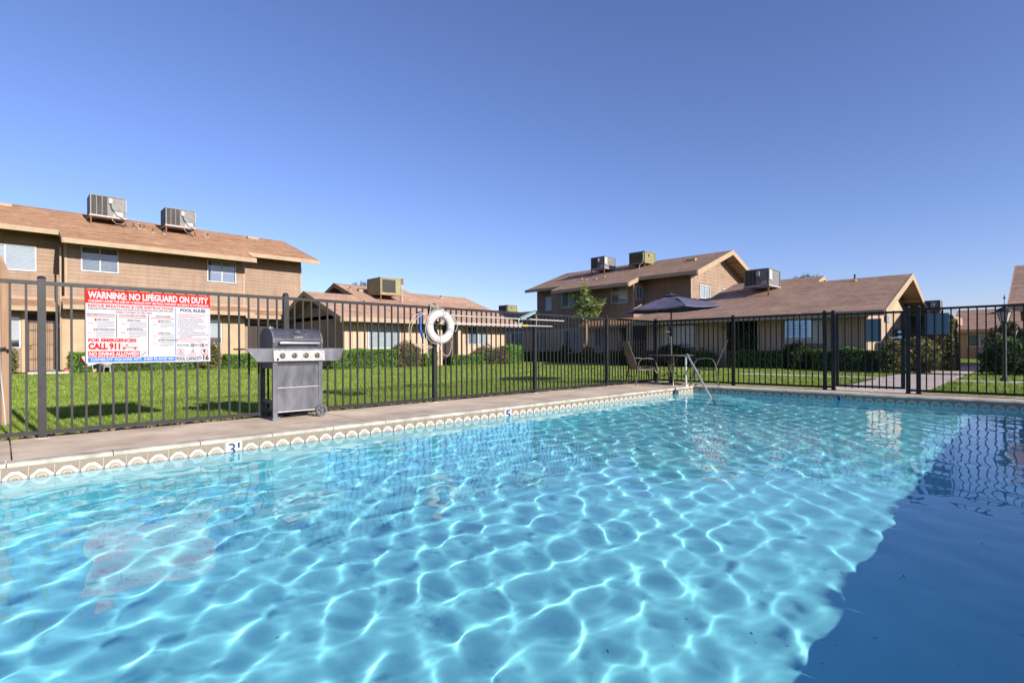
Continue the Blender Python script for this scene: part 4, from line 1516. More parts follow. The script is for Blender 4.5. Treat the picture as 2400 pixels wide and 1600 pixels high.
def fence_run(root, plane, c, a0, a1, posts, pitch=.1115, skip=False):
    for p in (posts[1:] if skip else posts):
        loc = (c, p, 0) if plane == 'X' else (p, c, 0)
        inst('post', post_me, root, loc)
    for (z, hh) in ((ZT0, .019), (ZB0, .019)):
        for i in range(len(posts) - 1):
            p, q = posts[i] + .031, posts[i + 1] - .031
            mb = MB()
            if plane == 'X':
                mb.box(c - .016, c + .016, p, q, z - hh, z + hh)
            else:
                mb.box(p, q, c - .016, c + .016, z - hh, z + hh)
            part('rail', mb, M['black_metal'], root)
    for i in range(len(posts) - 1):
        n = round((posts[i + 1] - posts[i]) / pitch)
        for k in range(1, n):
            a = posts[i] + (posts[i + 1] - posts[i]) * k / n + rnd.uniform(-.0015, .0015)
            inst('picket', pk_me, root, (c, a, 0) if plane == 'X' else (a, c, 0))


lf = thing('metal_fence', 'black metal picket fence along the lawn side of the pool, left of its corner', 'fence', (FX, 5, 0), group='pool fence sections')
fence_run(lf, 'X', FX, 0, 0, [-4.40, -2.05, .29, 2.63, 4.97, 7.32, 9.67, FY])
for y in (-2.05, .29, 4.97, 7.32, 9.67):
    part('post_footing', MB().rev([(.06, -.02), (.055, .008), (0, .009)], (FX, y, 0), n=10), M['walk'], lf)
rf = thing('metal_fence', 'black metal picket fence section between the umbrella corner and the gate', 'fence', (-5, FY, 0), group='pool fence sections')
fence_run(rf, 'Y', FY, 0, 0, [FX, -4.905, -3.08], skip=True)
r2 = thing('metal_fence', 'black metal picket fence section right of the gate with mesh and slate plate', 'fence', (0, FY, 0), group='pool fence sections')
fence_run(r2, 'Y', FY, 0, 0, [-1.59, .33, 2.25, 4.2], .113)
for root, a, b in ((rf, -3.08, -2.93), (r2, -1.74, -1.59)):
    if root is rf:
        inst('post', post_me, rf, (-2.93, FY, 0))
    else:
        inst('post', post_me, r2, (-1.74, FY, 0))
    for z in (ZB0, ZT0):
        part('rail', MB().box(a + .031, b - .031, FY - .016, FY + .016, z - .019, z + .019), M['black_metal'], root)
gate = thing('metal_gate', 'black metal pool gate with lock box and lever handle', 'gate', (-2.3, FY, 0))
part('frame', MB().box(-2.885, -2.84, FY - .02, FY + .02, .07, 1.50).box(-1.845, -1.785, FY - .02, FY + .02, .07, 1.50).box(-2.84, -1.845, FY - .018, FY + .018, .07, .11).box(-2.84, -1.845, FY - .018, FY + .018, 1.46, 1.50), M['black_metal'], gate)
for k in range(1, 9):
    inst('picket', pk_me, gate, (-2.84 + .995 * k / 9, FY, 0))
lk = part('lock_box', MB().box(-1.93, -1.80, FY - .05, FY + .03, .97, 1.17), M['black_metal'], gate)
part('keyhole', MB().rev([(.028, 0), (.028, -.012), (.0, -.014)], (-1.855, FY - .05, 1.115), 'Y', 12), M['chrome'], lk, smooth=True)
part('lever', MB().rev([(.034, 0), (.03, -.02), (.0, -.024)], (-1.85, FY - .05, 1.02), 'Y', 12).tube([(-1.85, FY - .07, 1.02), (-1.9, FY - .085, 1.012), (-1.96, FY - .085, 1.008)], .012, 8), M['chrome'], lk, smooth=True)
for z in (.3, 1.3):
    part('hinge', MB().cyl((-2.905, FY - .02, z - .05), (-2.905, FY - .02, z + .05), .012, 8), M['black_metal'], gate, smooth=True)
part('slate_plate', MB().box(-2.385, -2.145, FY + .022, FY + .03, .94, 1.375), M['slate'], gate)


def mesh_panel(root, x0, x1, z0=.075, z1=1.49):
    """expanded metal: thin diagonal strands"""
    mb = MB()
    p = .021
    n = int((x1 - x0) / p)
    y = FY + .019
    H = z1 - z0
    t_ = .0021
    run = H * .45
    k = 0
    x = x0 - run
    while x < x1:
        for sgn in (1, -1):
            a, za = (x, z0) if sgn == 1 else (x, z1)
            b, zb_ = x + run, (z1 if sgn == 1 else z0)
            # clip
            ta = max(0, (x0 - a) / run)
            tb = min(1, (x1 - a) / run)
            if tb - ta > .001:
                A_ = (a + run * ta, y, za + (zb_ - za) * ta)
                B_ = (a + run * tb, y, za + (zb_ - za) * tb)
                mb.add([A_, (A_[0] + t_, y, A_[2]), (B_[0] + t_, y, B_[2]), B_], [(0, 1, 2, 3)])
        x += p
    o = part('expanded_mesh', mb, M['black_metal'], root)
    o['kind'] = 'stuff'


mesh_panel(rf, -3.05, -2.95)
mesh_panel(gate, -2.88, -1.79)
mesh_panel(r2, -1.71, -1.06)
part('slate_plate', MB().box(-1.50, -1.165, FY + .022, FY + .03, 1.06, 1.43), M['slate'], r2)
pn = thing('notice_board', 'pale blue-white sheet hung on the back of the fence left of the gate', 'sign', (-3.6, FY + .03, 0))
part('sheet', MB().box(-3.82, -3.34, FY + .018, FY + .024, 1.045, 1.40), M['sheet_back'], pn)
for k in range(7):
    part('print_line', MB().box(-3.78, -3.40 - .03 * (k % 3), FY + .0165, FY + .0178, 1.32 - k * .035, 1.326 - k * .035), M['grey_print'], pn)
for xx in (-3.70, -3.44):
    part('print_circle', MB().rev([(.022, 0), (.022, -.001), (.017, -.001), (.017, 0)], (xx, FY + .0178, 1.36), 'Y', 14), M['grey_print'], pn)
part('hook', MB().tube([(-3.56, FY + .03, 1.39), (-3.55, FY + .03, 1.46), (-3.52, FY, 1.54), (-3.55, FY - .03, 1.56), (-3.58, FY - .03, 1.52)], .006, 6), M['galv'], pn, smooth=True)

# ================================================================ WARNING SIGN on left fence
SG = thing('pool_sign', 'large white warning sign with red header hung on the left fence', 'sign', (FX + .03, 1.19, 0))
sx0, sx1, sz0, sz1 = .62, 1.752, .718, 1.478
fx = FX + .022
part('board', MB().box(fx, fx + .005, sx0, sx1, sz0, sz1), M['sign_white'], SG)
W_, H_ = sx1 - sx0, sz1 - sz0
org = (fx + .005, sx0, sz0)


def srect(a0, a1, b0, b1, mat, name='print_block', t=.0006):
    """a, b as fractions of sign width / height"""
    return part(name, MB().box(fx + .005, fx + .005 + t, sx0 + a0 * W_, sx0 + a1 * W_, sz0 + b0 * H_, sz0 + b1 * H_), M[mat], SG)


def stext(s, a0, a1, b0, b1, mat, bold=0.0, th=.0014):
    return lettering(s, org, (0, 1, 0), (0, 0, 1), a0 * W_, a1 * W_, b0 * H_, b1 * H_, M[mat], SG, bold, th=th)


srect(0, 1, .815, 1, 'red')
stext('WARNING: NO LIFEGUARD ON DUTY', .016, .984, .875, .975, 'sign_white', 0.051)
stext('CHILDREN UNDER THE AGE OF 14 SHOULD NOT USE POOL WITHOUT AN ADULT IN ATTENDANCE', .02, .985, .829, .862, 'sign_white', 0.046)
stext('RESCUE BREATHING & CPR INSTRUCTIONS', .018, .675, .762, .80, 'dark_red', 0.028)
stext('Determine if victim is unconscious. Tap victim on the shoulder and shout "ARE YOU OK?"', .018, .675, .728, .752, 'black', 0.026)
stext('DIRECT OTHERS TO GET HELP', .22, .50, .692, .716, 'dark_red', 0.026)
srect(.222, .2265, .355, .675, 'black')
srect(.468, .4725, .095, .675, 'black')
srect(.690, .6945, .095, .80, 'blue')
for (s_, a0, a1, b) in (('RESCUE BREATHING FOR ADULTS', .01, .21, .655), ('IF YOU HAVE BEEN CPR TRAINED:', .245, .455, .655), ('INFANTS & CHILDREN', .53, .65, .655)):
    stext(s_, a0, a1, b, b + .018, 'black', 0.026)
for (s_, a0, a1, b) in (('Continue in the first following steps', .01, .21, .632), ('Check for pulse and breathing', .245, .455, .632), ('Do the first following steps', .49, .68, .632)):
    part('print_line', MB().box(fx + .005, fx + .0056, sx0 + a0 * W_, sx0 + a1 * W_, sz0 + b * H_, sz0 + (b + .008) * H_), M['dark_red'], SG)
blocks = [('1', 'OPEN AIRWAY', .065, .575), ('2', 'RESTORE BREATHING', .055, .44), ('3', 'FEEL PULSE', .305, .575), ('4', 'RESTORE PULSE', .30, .45), ('1', 'OPEN AIRWAY', .55, .575), ('2', 'FEEL PULSE', .55, .40), ('3', 'CHEST COMPRESSIONS', .55, .30)]
for (nb, tt, a, b) in blocks:
    stext(nb, a, a + .012, b, b + .035, 'dark_red', 0.036)
    stext(tt, a + .014, a + .014 + .0085 * len(tt), b + .012, b + .03, 'black', 0.026)
    right = .205 if a < .2 else (.455 if a < .5 else .68)
    nl = 4 if a < .5 else 3
    mb = MB()
    for k in range(nl + 1):
        zc = b - .008 - k * .021
        mb.box(fx + .005, fx + .0056, sx0 + (a + .016) * W_, sx0 + (right - (.05 if k == nl else 0)) * W_, sz0 + zc * H_, sz0 + (zc + .0065) * H_)
    part('print_line', mb, M['grey_print'], SG)
    # small line drawing of a figure
    xa = a - .045
    p = lambda u, w: (fx + .0056, sx0 + (xa + u) * W_, sz0 + (b - .05 + w) * H_)
    part('diagram', MB().tube([p(0, 0), p(.012, .03), p(.025, .015), p(.04, .035)], .0012, 4).tube([p(.005, .045), p(.018, .02), p(.035, .0)], .0009, 4), M['grey_print'], SG)
stext('FOR EMERGENCIES', .018, .375, .292, .338, 'red', 0.051)
stext('CALL 911', .018, .25, .185, .277, 'red', 0.056)
srect(.017, .40, .088, .165, 'red')
stext('NO DIVING ALLOWED!', .025, .392, .098, .155, 'sign_white', 0.051)
# ambulance
mb = MB().box(fx + .005, fx + .0058, sx0 + .265 * W_, sx0 + .385 * W_, sz0 + .213 * H_, sz0 + .222 * H_)
part('print_block', mb, M['red'], SG)
srect(.29, .312, .243, .252, 'red', t=.0008)
srect(.298, .304, .234, .261, 'red', t=.0008)
mb = MB().tube([(fx + .0056, sx0 + a * W_, sz0 + b * H_) for a, b in ((.265, .20), (.265, .27), (.335, .275), (.345, .255), (.385, .235), (.385, .20), (.265, .20))], .001, 4)
part('ambulance_outline', mb, M['grey_print'], SG)
for a in (.28, .365):
    part('ambulance_wheel', MB().rev([(.010, 0), (.010, .0015), (.0045, .0015), (.0045, 0)], (fx + .0055, sx0 + a * W_, sz0 + .2 * H_), 'X', 14), M['black'], SG)
mb = MB()
for (a, b, c, d) in ((.412, .455, .09, .165),):
    q = [(fx + .0056, sx0 + a * W_, sz0 + c * H_), (fx + .0056, sx0 + b * W_, sz0 + c * H_), (fx + .0056, sx0 + b * W_, sz0 + d * H_), (fx + .0056, sx0 + a * W_, sz0 + d * H_)]
    mb.tube(q, .0008, 4, closed=True)
part('print_frame', mb, M['dark_red'], SG)
part('diver_symbol', MB().tube([(fx + .006, sx0 + .416 * W_, sz0 + .105 * H_), (fx + .006, sx0 + .432 * W_, sz0 + .125 * H_), (fx + .006, sx0 + .45 * W_, sz0 + .15 * H_)], .0025, 5), M['black'], SG)
srect(.016, .692, .018, .078, 'blue')
stext('CAMELOT SQUARE APT. 5400 PLANZ RD', .035, .68, .028, .068, 'sign_white', 0.041)
stext('POOL CAPACITY', .70, .925, .022, .075, 'navy', 0.028)
stext('16', .935, .985, .02, .098, 'black', 0.036)
stext('POOL RULES', .735, .955, .745, .79, 'navy', 0.036)
mb = MB()
q = [(fx + .0056, sx0 + a * W_, sz0 + b * H_) for a, b in ((.705, .225), (.985, .225), (.985, .715), (.705, .715))]
mb.tube(q, .0007, 4, closed=True)
part('print_frame', mb, M['blue'], SG)
rules = [('1. Persons using pool do so at their own risk', 'dark_red', .95), ('2. NO GLASS CONTAINERS in pool area!', 'dark_red', .92), ('3. No running or rough play in pool area.', 'navy', .935), ('4. Babies with diapers not allowed in pool.', 'navy', .945),
         ('5. No pets allowed in pool area.', 'navy', .885), ('6. No oils, lotions, dyes in pool allowed in pool.', 'navy', .965), ('7. Proper bathing attire only - no cut offs or', 'navy', .95), ('other clothing allowed.', 'navy', .85),
         ('8. No scuba gear or floating objects allowed.', 'navy', .955), ('9. Portable audio equipment permitted only with', 'navy', .982), ('the use of headphones.', 'navy', .84), ('10. Management reserves the right to deny the', 'dark_red', .972), ('use of the pool to anyone at anytime.', 'dark_red', .93)]
for k, (s_, mt_, xe) in enumerate(rules):
    b = .685 - k * .0325
    stext(s_, .715 if s_[0].isdigit() else .73, xe, b, b + .022, mt_, .008)
stext('POOL HOURS:', .71, .81, .237, .262, 'navy', 0.026)
stext('10', .825, .856, .222, .275, 'black', 0.036)
stext('AM TO', .86, .905, .24, .262, 'navy', 0.026)
stext('10', .912, .943, .222, .275, 'black', 0.036)
stext('PM', .953, .975, .24, .262, 'navy', 0.026)
for (cx_, kind) in ((.735, 'run'), (.84, 'slip'), (.945, 'glass')):
    o0 = Vector((fx + .0056, sx0 + cx_ * W_, sz0 + .155 * H_))
    if kind != 'slip':
        ring = [o0 + Vector((0, .034 * math.cos(t_), .034 * math.sin(t_))) for t_ in [k * math.pi / 10 for k in range(20)]]
        part('prohibition_ring', MB().tube(ring, .0018, 4, closed=True).tube([o0 + Vector((0, -.024, .024)), o0 + Vector((0, .024, -.024))], .0015, 4), M['red'], SG)
    else:
        part('warning_triangle', MB().tube([o0 + Vector((0, -.036, -.026)), o0 + Vector((0, .036, -.026)), o0 + Vector((0, 0, .036))], .0014, 4, closed=True), M['dark_red'], SG)
    if kind == 'glass':
        part('symbol', MB().rev([(.0, -.018), (.01, -.018), (.003, -.015), (.003, -.004), (.013, .004), (.014, .018), (0, .018)], o0 + Vector((.0002, 0, 0)), 'Z', 4).tube([o0, o0 + Vector((0, .001, .001))], .001, 4), M['black'], SG)
    else:
        part('symbol', MB().tube([o0 + Vector((0, -.014, -.02)), o0 + Vector((0, -.004, -.006)), o0 + Vector((0, .004, .01)), o0 + Vector((0, .014, .006))], .0022, 4).tube([o0 + Vector((0, -.004, -.006)), o0 + Vector((0, .01, -.01)), o0 + Vector((0, .014, -.022))], .002, 4).tube([o0 + Vector((0, .003, .01)), o0 + Vector((0, .005, .019))], .0035, 5), M['black'], SG)
for (s_, a) in (('NO RUNNING', .70), ('SLIPPERY WHEN WET', .795), ('NO GLASS OR CUPS', .90)):
    stext(s_, a, a + .08, .095, .106, 'dark_red', 0.026)
for (a, b) in ((.09, .965), (.5, .99), (.96, .985)):
    part('screw', MB().rev([(.004, 0), (.003, .003), (0, .003)], (fx + .005, sx0 + a * W_, sz0 + b * H_), 'X', 8), M['chrome'], SG)

# ================================================================ BARBECUE
G = thing('barbecue_grill', 'weathered grey gas barbecue with side shelves standing on the deck by the fence', 'barbecue', (-6.65, 2.64, 0))
gx = -6.47          # front plane
ga, gb = 2.33, 2.945
mb = MB().prism([(gx - .40, 0, 1.0), (gx - .40, 0, 1.0), ], (0, .1, 0)) if False else MB()
# curved lid
LA, LB = 2.335, 2.955
prof = []
for k in range(13):
    t_ = math.radians(-8 + k * 13.2)
    prof.append((gx - .235 + .215 * math.cos(t_), .915 + .20 * math.sin(t_) * 1.0))
prof = [(gx - .03, .862)] + [(gx - .012, .93), (gx - .02, .985), (gx - .05, 1.04), (gx - .10, 1.08), (gx - .17, 1.105), (gx - .26, 1.112), (gx - .34, 1.10), (gx - .41, 1.06), (gx - .45, 1.0), (gx - .46, .862)]
lid = part('lid', MB().prism([(x, LA + .022, z) for x, z in prof], (0, LB - LA - .044, 0)), M['grill_dark'], G, smooth=True)
for y in (LA, LB - .022):
    outer = [(x + (.006 if x > gx - .25 else -.006), y, z + (.006 if z > .9 else 0)) for x, z in prof]
    part('lid_end', MB().prism(outer, (0, .022, 0)), M['grill_grey'], lid)
part('handle', MB().tube([(gx + .03, LA + .07, .93), (gx + .035, LA + .08, .931), (gx + .035, LB - .08, .931), (gx + .03, LB - .07, .93)], .013, 10), M['chrome'], lid, smooth=True)
part('handle_bracket', MB().box(gx - .02, gx + .03, LA + .065, LA + .085, .915, .945).box(gx - .02, gx + .03, LB - .085, LB - .065, .915, .945), M['grill_dark'], lid)
part('badge', MB().ob((gx - .013, 2.645, 1.003), (.003, 0, -.001), (0, .057, 0), (.004, 0, .011)), M['grill_steel'], lid)
part('thermometer', MB().ob((gx - .052, 2.645, 1.066), (.004, 0, .003), (0, .03, 0), (-.008, 0, .006)), M['grill_steel'], lid)
part('lid_seam', MB().box(gx - .012, gx - .005, LA + .03, LB - .03, .960, .964), M['dark_metal'], lid)
cp_ = [(gx - .03, .865), (gx - .005, .862), (gx + .02, .84), (gx + .035, .715), (gx + .025, .705), (gx - .03, .705)]
pan = part('control_panel', MB().prism([(x, LA - .005, z) for x, z in cp_], (0, LB - LA + .01, 0)), M['grill_steel'], G)
for k in range(4):
    y = 2.435 + k * .143
    kb = part('knob', MB().rev([(.030, 0), (.032, .008), (.024, .012), (.022, .034), (.019, .038), (0, .038)], (gx + .026, y, .775), 'X', 16), M['knob'], pan, smooth=True)
    part('knob_grip', MB().box(gx + .062, gx + .075, y - .005, y + .005, .757, .795), M['dark_metal'], kb)
    part('bezel', MB().rev([(.036, 0), (.036, .004), (.030, .004)], (gx + .0265, y, .775), 'X', 18), M['dark_metal'], kb)
part('igniter', MB().rev([(.012, 0), (.012, .02), (0, .02)], (gx + .03, 2.375, .735), 'X', 10), M['black'], pan)
part('firebox', MB().box(gx - .45, gx - .032, LA + .02, LB - .02, .66, .862), M['grill_dark'], G)
# side shelves
for sgn, (a, b) in ((-1, (2.02, LA - .006)), (1, (LB + .006, 3.235))):
    a_out, a_in = (a, b) if sgn < 0 else (b, a)
    mb = MB().box(gx - .43, gx + .0, min(a, b), max(a, b), .848, .866)
    part('side_shelf', mb, M['grill_grey'], G)
    cut = .13 if sgn < 0 else .06
    pts = [(gx + .001, a_out, .866), (gx + .001, a_in, .866), (gx + .012, a_in, .705), (gx + .012, a_out - sgn * cut, .708)]
    part('shelf_apron', MB().prism(pts, (-.012, 0, 0)), M['grill_grey'], G)
# cart
for (x0_, y0_) in ((gx - .02, ga), (gx - .42, ga)):
    part('leg', MB().prism([(x0_ - .03, y0_, .0), (x0_ + .03, y0_, .0), (x0_ + .02, y0_, .09), (x0_ + .016, y0_, .70), (x0_ - .016, y0_, .70), (x0_ - .02, y0_, .09)], (0, .052, 0)), M['grill_grey'], G)
    part('foot', MB().prism([(x0_ - .035, y0_ - .012, 0), (x0_ + .035, y0_ - .012, 0), (x0_ + .028, y0_ - .005, .04), (x0_ - .028, y0_ - .005, .04)], (0, .085, 0)), M['grill_grey'], G)
for x0_ in (gx - .02, gx - .42):
    part('leg', MB().box(x0_ - .018, x0_ + .018, gb - .052, gb, .09, .70), M['grill_grey'], G)
for zz_ in ((.20, .24), (.62, .70)):
    part('cross_brace', MB().box(gx - .42, gx - .03, ga + .01, ga + .04, *zz_), M['grill_grey'], G)
part('bottom_shelf', MB().box(gx - .40, gx - .04, ga + .05, gb - .05, .095, .12), M['grill_grey'], G)
part('front_panel', MB().box(gx - .022, gx - .008, ga + .054, gb - .054, .40, .655), M['grill_grey'], G)
part('front_panel', MB().box(gx - .022, gx - .006, ga + .054, gb - .054, .105, .385), M['grill_grey'], G)
part('panel_strip', MB().box(gx - .02, gx - .002, ga + .054, gb - .054, .386, .394).box(gx - .02, gx - .002, ga + .054, gb - .054, .09, .102), M['chrome'], G)
part('heat_gap', MB().box(gx - .024, gx - .014, ga + .054, gb - .054, .655, .70), M['dark_room'], G)
for x0_ in (gx + .012, gx - .43):
    wy = gb - .025
    wmb = MB().rev([(.050, -.016), (.072, -.018), (.076, -.01), (.076, .01), (.072, .018), (.050, .016), (.050, -.016)], (x0_, wy, .076), 'X', 24)
    wh = part('wheel', wmb, M['rubber'], G, smooth=True)
    mb = MB().rev([(.018, -.016), (.018, .018), (0, .02)], (x0_, wy, .076), 'X', 12)
    for k in range(6):
        t_ = k * math.pi / 3 + .3
        dv = Vector((0, math.cos(t_), math.sin(t_)))
        sv = Vector((0, -math.sin(t_), math.cos(t_)))
        mb.ob(Vector((x0_, wy, .076)) + dv * .034, (.009, 0, 0), dv * .018, sv * .009)
    part('spokes', mb, M['rubber'], wh)
part('axle', MB().cyl((gx - .43, gb - .025, .076), (gx + .0, gb - .025, .076), .008, 8), M['dark_metal'], G)

# ================================================================ RING BUOY, HOLDER, POLES
ry, rz_, rx = 5.0, 1.203, -6.735
RB = thing('ring_buoy', 'white ring buoy with rope loops hanging on the fence post', 'ring buoy', (rx, ry, rz_))
tilt = math.radians(9)
ringp = []
mb = MB()
R0, r0 = .207, .069
nu, nv = 48, 16
for i in range(nu):
    a = 2 * math.pi * i / nu
    for j in range(nv):
        b = 2 * math.pi * j / nv
        rr = R0 + r0 * .98 * math.cos(b)
        mb.v.append((rx + r0 * .8 * math.sin(b), ry + rr * math.cos(a), rz_ + rr * math.sin(a)))
for i in range(nu):
    for j in range(nv):
        mb.f.append((i * nv + j, ((i + 1) % nu) * nv + j, ((i + 1) % nu) * nv + (j + 1) % nv, i * nv + (j + 1) % nv))
part('ring', mb, M['white_plastic'], RB, smooth=True)
for ang in (78, 165, 255, 345):
    for da in (-5, 5):
        a = math.radians(ang + da)
        pts = []
        for j in range(14):
            b = 2 * math.pi * j / 14
            rr = R0 + (r0 + .003) * math.cos(b)
            pts.append((rx + (r0 * .8 + .004) * math.sin(b), ry + rr * math.cos(a), rz_ + rr * math.sin(a)))
        part('strap', MB().tube(pts, .0035 if da > 0 else .0022, 5, closed=True), M['grey_print' if da > 0 else 'dark_metal'], RB)


def rope_arc(a0, a1, sag, n=14, out=.285, dx=.03):
    pts = []
    for i in range(n + 1):
        t_ = i / n
        a = math.radians(a0 + (a1 - a0) * t_)
        rr = out + sag * math.sin(math.pi * t_)
        pts.append((rx + dx, ry + rr * math.cos(a), rz_ + rr * math.sin(a) - (sag * .5 * math.sin(math.pi * t_))))
    return pts


for (a0, a1, sg) in ((78, 165, .02), (165, 255, .025), (262, 312, .13), (345, 405, .045)):
    part('grab_rope', MB().tube(rope_arc(a0, a1, sg), .0045, 6), M['rope'], RB, smooth=True)
HK = thing('rope_coil', 'cream safety rope looped over the fence beside the ring buoy', 'rope', (FX, 4.8, 1.2))
pts = []
for k in range(30):
    t_ = k / 29
    a = math.pi * (.42 + 1.22 * t_)
    pts.append((FX + .05, 4.72 - .0 + .26 * math.cos(a) * 1.0, 1.14 + .26 * math.sin(a) * 1.05))
part('loop', MB().tube(pts, .0048, 6), M['rope'], HK, smooth=True)
pts2 = [(x + .01, y + .045 + .02 * math.sin(i * .3), z - .01) for i, (x, y, z) in enumerate(pts)]
part('loop', MB().tube(pts2, .0048, 6), M['rope'], HK, smooth=True)
part('loop', MB().tube([pts[-1], (FX + .06, 4.76, .9), (FX + .05, 4.70, .905), (FX + .05, 4.66, .93), pts2[-1]], .0048, 6), M['rope'], HK, smooth=True)
part('tail', MB().tube([(FX + .07, 4.86, 1.50), (FX + .09, 4.80, 1.38), (FX + .09, 4.765, 1.2), (FX + .08, 4.765, 1.0), (FX + .08, 4.775, .86), (FX + .07, 4.80, .72)], .006, 6), M['rope'], HK, smooth=True)
mb = MB()
for k in range(7):
    yy = 4.86 + k * .022
    mb.tube([(FX + .03 + .035 * math.cos(t_), yy + .006 * math.sin(2 * t_ + k), ZT0 + .012 + .035 * math.sin(t_)) for t_ in [j * math.pi / 5 for j in range(10)]], .006, 5, closed=True)
part('wrap', mb, M['rope'], HK, smooth=True)
part('knot', MB().rev([(0, -.03), (.022, -.02), (.028, 0), (.02, .022), (0, .03)], (FX + .05, 5.09, 1.475), 'Z', 10), M['rope'], HK, smooth=True)
part('tail', MB().tube([(FX + .05, 5.0, 1.52), (FX + .07, 5.08, 1.47), (FX + .08, 5.18, 1.44), (FX + .08, 5.24, 1.36), (FX + .08, 5.29, 1.27), (FX + .08, 5.31, 1.2)], .006, 6), M['rope'], HK, smooth=True)
HD = thing('buoy_holder', 'blue and black holder on the fence post behind the ring buoy', 'holder', (FX + .04, 4.9, 1.2))
part('blue_strap', MB().prism([(FX + .02, 4.655, 1.42), (FX + .02, 4.69, 1.44), (FX + .02, 4.69, 1.2), (FX + .02, 4.74, 1.02), (FX + .02, 4.715, 1.01), (FX + .02, 4.665, 1.15)], (.03, 0, 0)), M['blue_plastic'], HD)
part('back_plate', MB().rev([(.0, .0), (.12, .005), (.13, .03), (0, .035)], (FX + .02, 4.88, 1.08), 'X', 20), M['black'], HD, smooth=True)
part('bracket', MB().box(FX + .02, FX + .09, 4.86, 5.05, 1.43, 1.5).box(FX + .02, FX + .05, 4.64, 4.72, 1.405, 1.43), M['dark_metal'], HD)
part('arm', MB().cyl((FX + .02, 4.97, 1.27), (rx + .02, 4.97, 1.27), .022, 8), M['dark_metal'], HD)

P1 = tag(part('rescue_pole', MB().tube([(FX + .045, 5.1, 1.395), (FX + .045, 8.13, 1.402)], .0135, 10), M['aluminium'], None, smooth=True), 'long cream-white pole lying along the fence, upper of the two beside the ring buoy', 'pole', 'poles hung on the fence')
P2 = thing('rescue_pole', 'grey telescopic pole with yellow collar, lower of the two on the fence', 'pole', (FX + .045, 6.4, 1.27), group='poles hung on the fence')
part('shaft', MB().tube([(FX + .045, 4.93, 1.262), (FX + .045, 7.0, 1.278)], .0155, 10), M['steel_pole'], P2, smooth=True)
part('shaft', MB().tube([(FX + .045, 7.0, 1.278), (FX + .045, 7.78, 1.284)], .012, 10), M['aluminium'], P2, smooth=True)
part('collar', MB().tube([(FX + .045, 6.93, 1.277), (FX + .045, 6.99, 1.277), (FX + .045, 7.08, 1.279)], .021, 10), M['yellow_plastic'], P2, smooth=True)
part('grip', MB().tube([(FX + .045, 4.88, 1.262), (FX + .045, 4.94, 1.262)], .02, 10), M['dark_metal'], P2, smooth=True)
BR = thing('pool_brush', 'teal-grey pool brush head tied above the poles on the fence', 'brush', (FX + .04, 7.1, 1.45))
part('head', MB().ob((FX + .05, 7.08, 1.475), (.02, 0, 0), (0, .20, .075), (0, -.012, .03)), M['teal'], BR)
part('edge', MB().ob((FX + .075, 7.09, 1.465), (.006, 0, 0), (0, .19, .07), (0, -.003, .006)), M['galv'], BR)
part('handle', MB().tube([(FX + .05, 7.27, 1.55), (FX + .05, 7.33, 1.56), (FX + .05, 7.37, 1.52)], .014, 8), M['dark_metal'], BR, smooth=True)
part('clamp', MB().tube([(FX + .06, 7.02, 1.43), (FX + .07, 7.06, 1.40), (FX + .06, 7.12, 1.41)], .012, 6), M['dark_metal'], BR, smooth=True)
part('hook', MB().tube([(FX + .05, 6.88, 1.40), (FX + .06, 6.83, 1.37), (FX + .06, 6.82, 1.32), (FX + .06, 6.9, 1.31), (FX + .06, 6.93, 1.33)], .010, 8), M['ac_white'], BR, smooth=True)
part('tie', MB().tube([(FX + .05, 7.31, 1.50), (FX + .065, 7.312, 1.40), (FX + .05, 7.315, 1.29)], .005, 6), M['ac_white'], BR, smooth=True)

# ================================================================ UMBRELLA, TABLE, CHAIRS
ux, uy = -6.06, 11.1
TB = thing('patio_table', 'round bronze patio table with curved legs at the pool corner', 'table', (ux, uy, 0))
part('table_top', MB().rev([(0, .665), (.5, .665), (.51, .672), (.51, .682), (.5, .688), (0, .688)], (ux, uy, 0), n=40), M['bronze_tube'], TB, smooth=True)
for k in range(4):
    t_ = math.radians(35 + 90 * k)
    dv = Vector((math.cos(t_), math.sin(t_), 0))
    pts = [(.36, .663), (.22, .655), (.11, .58), (.05, .44), (.07, .28), (.16, .20), (.27, .19), (.33, .12), (.36, .0)]
    part('leg', MB().tube([Vector((ux, uy, z)) + dv * r for r, z in pts], .013, 8), M['bronze_tube'], TB, smooth=True)
    pts = [(.47, .655), (.44, .5), (.36, .32), (.27, .19)]
    part('brace', MB().tube([Vector((ux, uy, z)) + dv * r for r, z in pts], .010, 8), M['bronze_tube'], TB, smooth=True)
UM = thing('patio_umbrella', 'open navy patio umbrella standing through the round table', 'umbrella', (ux, uy, 0))
part('base', MB().rev([(0, 0), (.25, 0), (.25, .03), (.1, .05), (.035, .07), (.03, .3), (0, .3)], (ux, uy, 0), n=24), M['dark_metal'], UM, smooth=True)
part('pole', MB().cyl((ux, uy, .25), (ux, uy, 1.22), .019, 12), M['bronze_tube'], UM, smooth=True)
part('pole', MB().cyl((ux, uy, 1.22), (ux + .01, uy, 1.98), .018, 12), M['dark_metal'], UM, smooth=True)
ck = part('crank_housing', MB().rev([(.02, 1.12), (.042, 1.17), (.048, 1.24), (.04, 1.31), (.02, 1.35)], (ux, uy, 0), n=12), M['black'], UM, smooth=True)
part('crank_handle', MB().tube([(ux, uy - .04, 1.22), (ux - .05, uy - .08, 1.22), (ux - .07, uy - .09, 1.235)], .008, 6), M['chrome'], ck, smooth=True)
apex = Vector((ux + .01, uy, 2.06))
R_ = 1.08
tips = []
for k in range(6):
    t_ = math.radians(14 + 60 * k)
    d_ = Vector((math.cos(t_), math.sin(t_), 0))
    tips.append(apex + d_ * R_ + Vector((0, 0, -.30 - .03 * d_.dot(-RGT) * 1.6)))
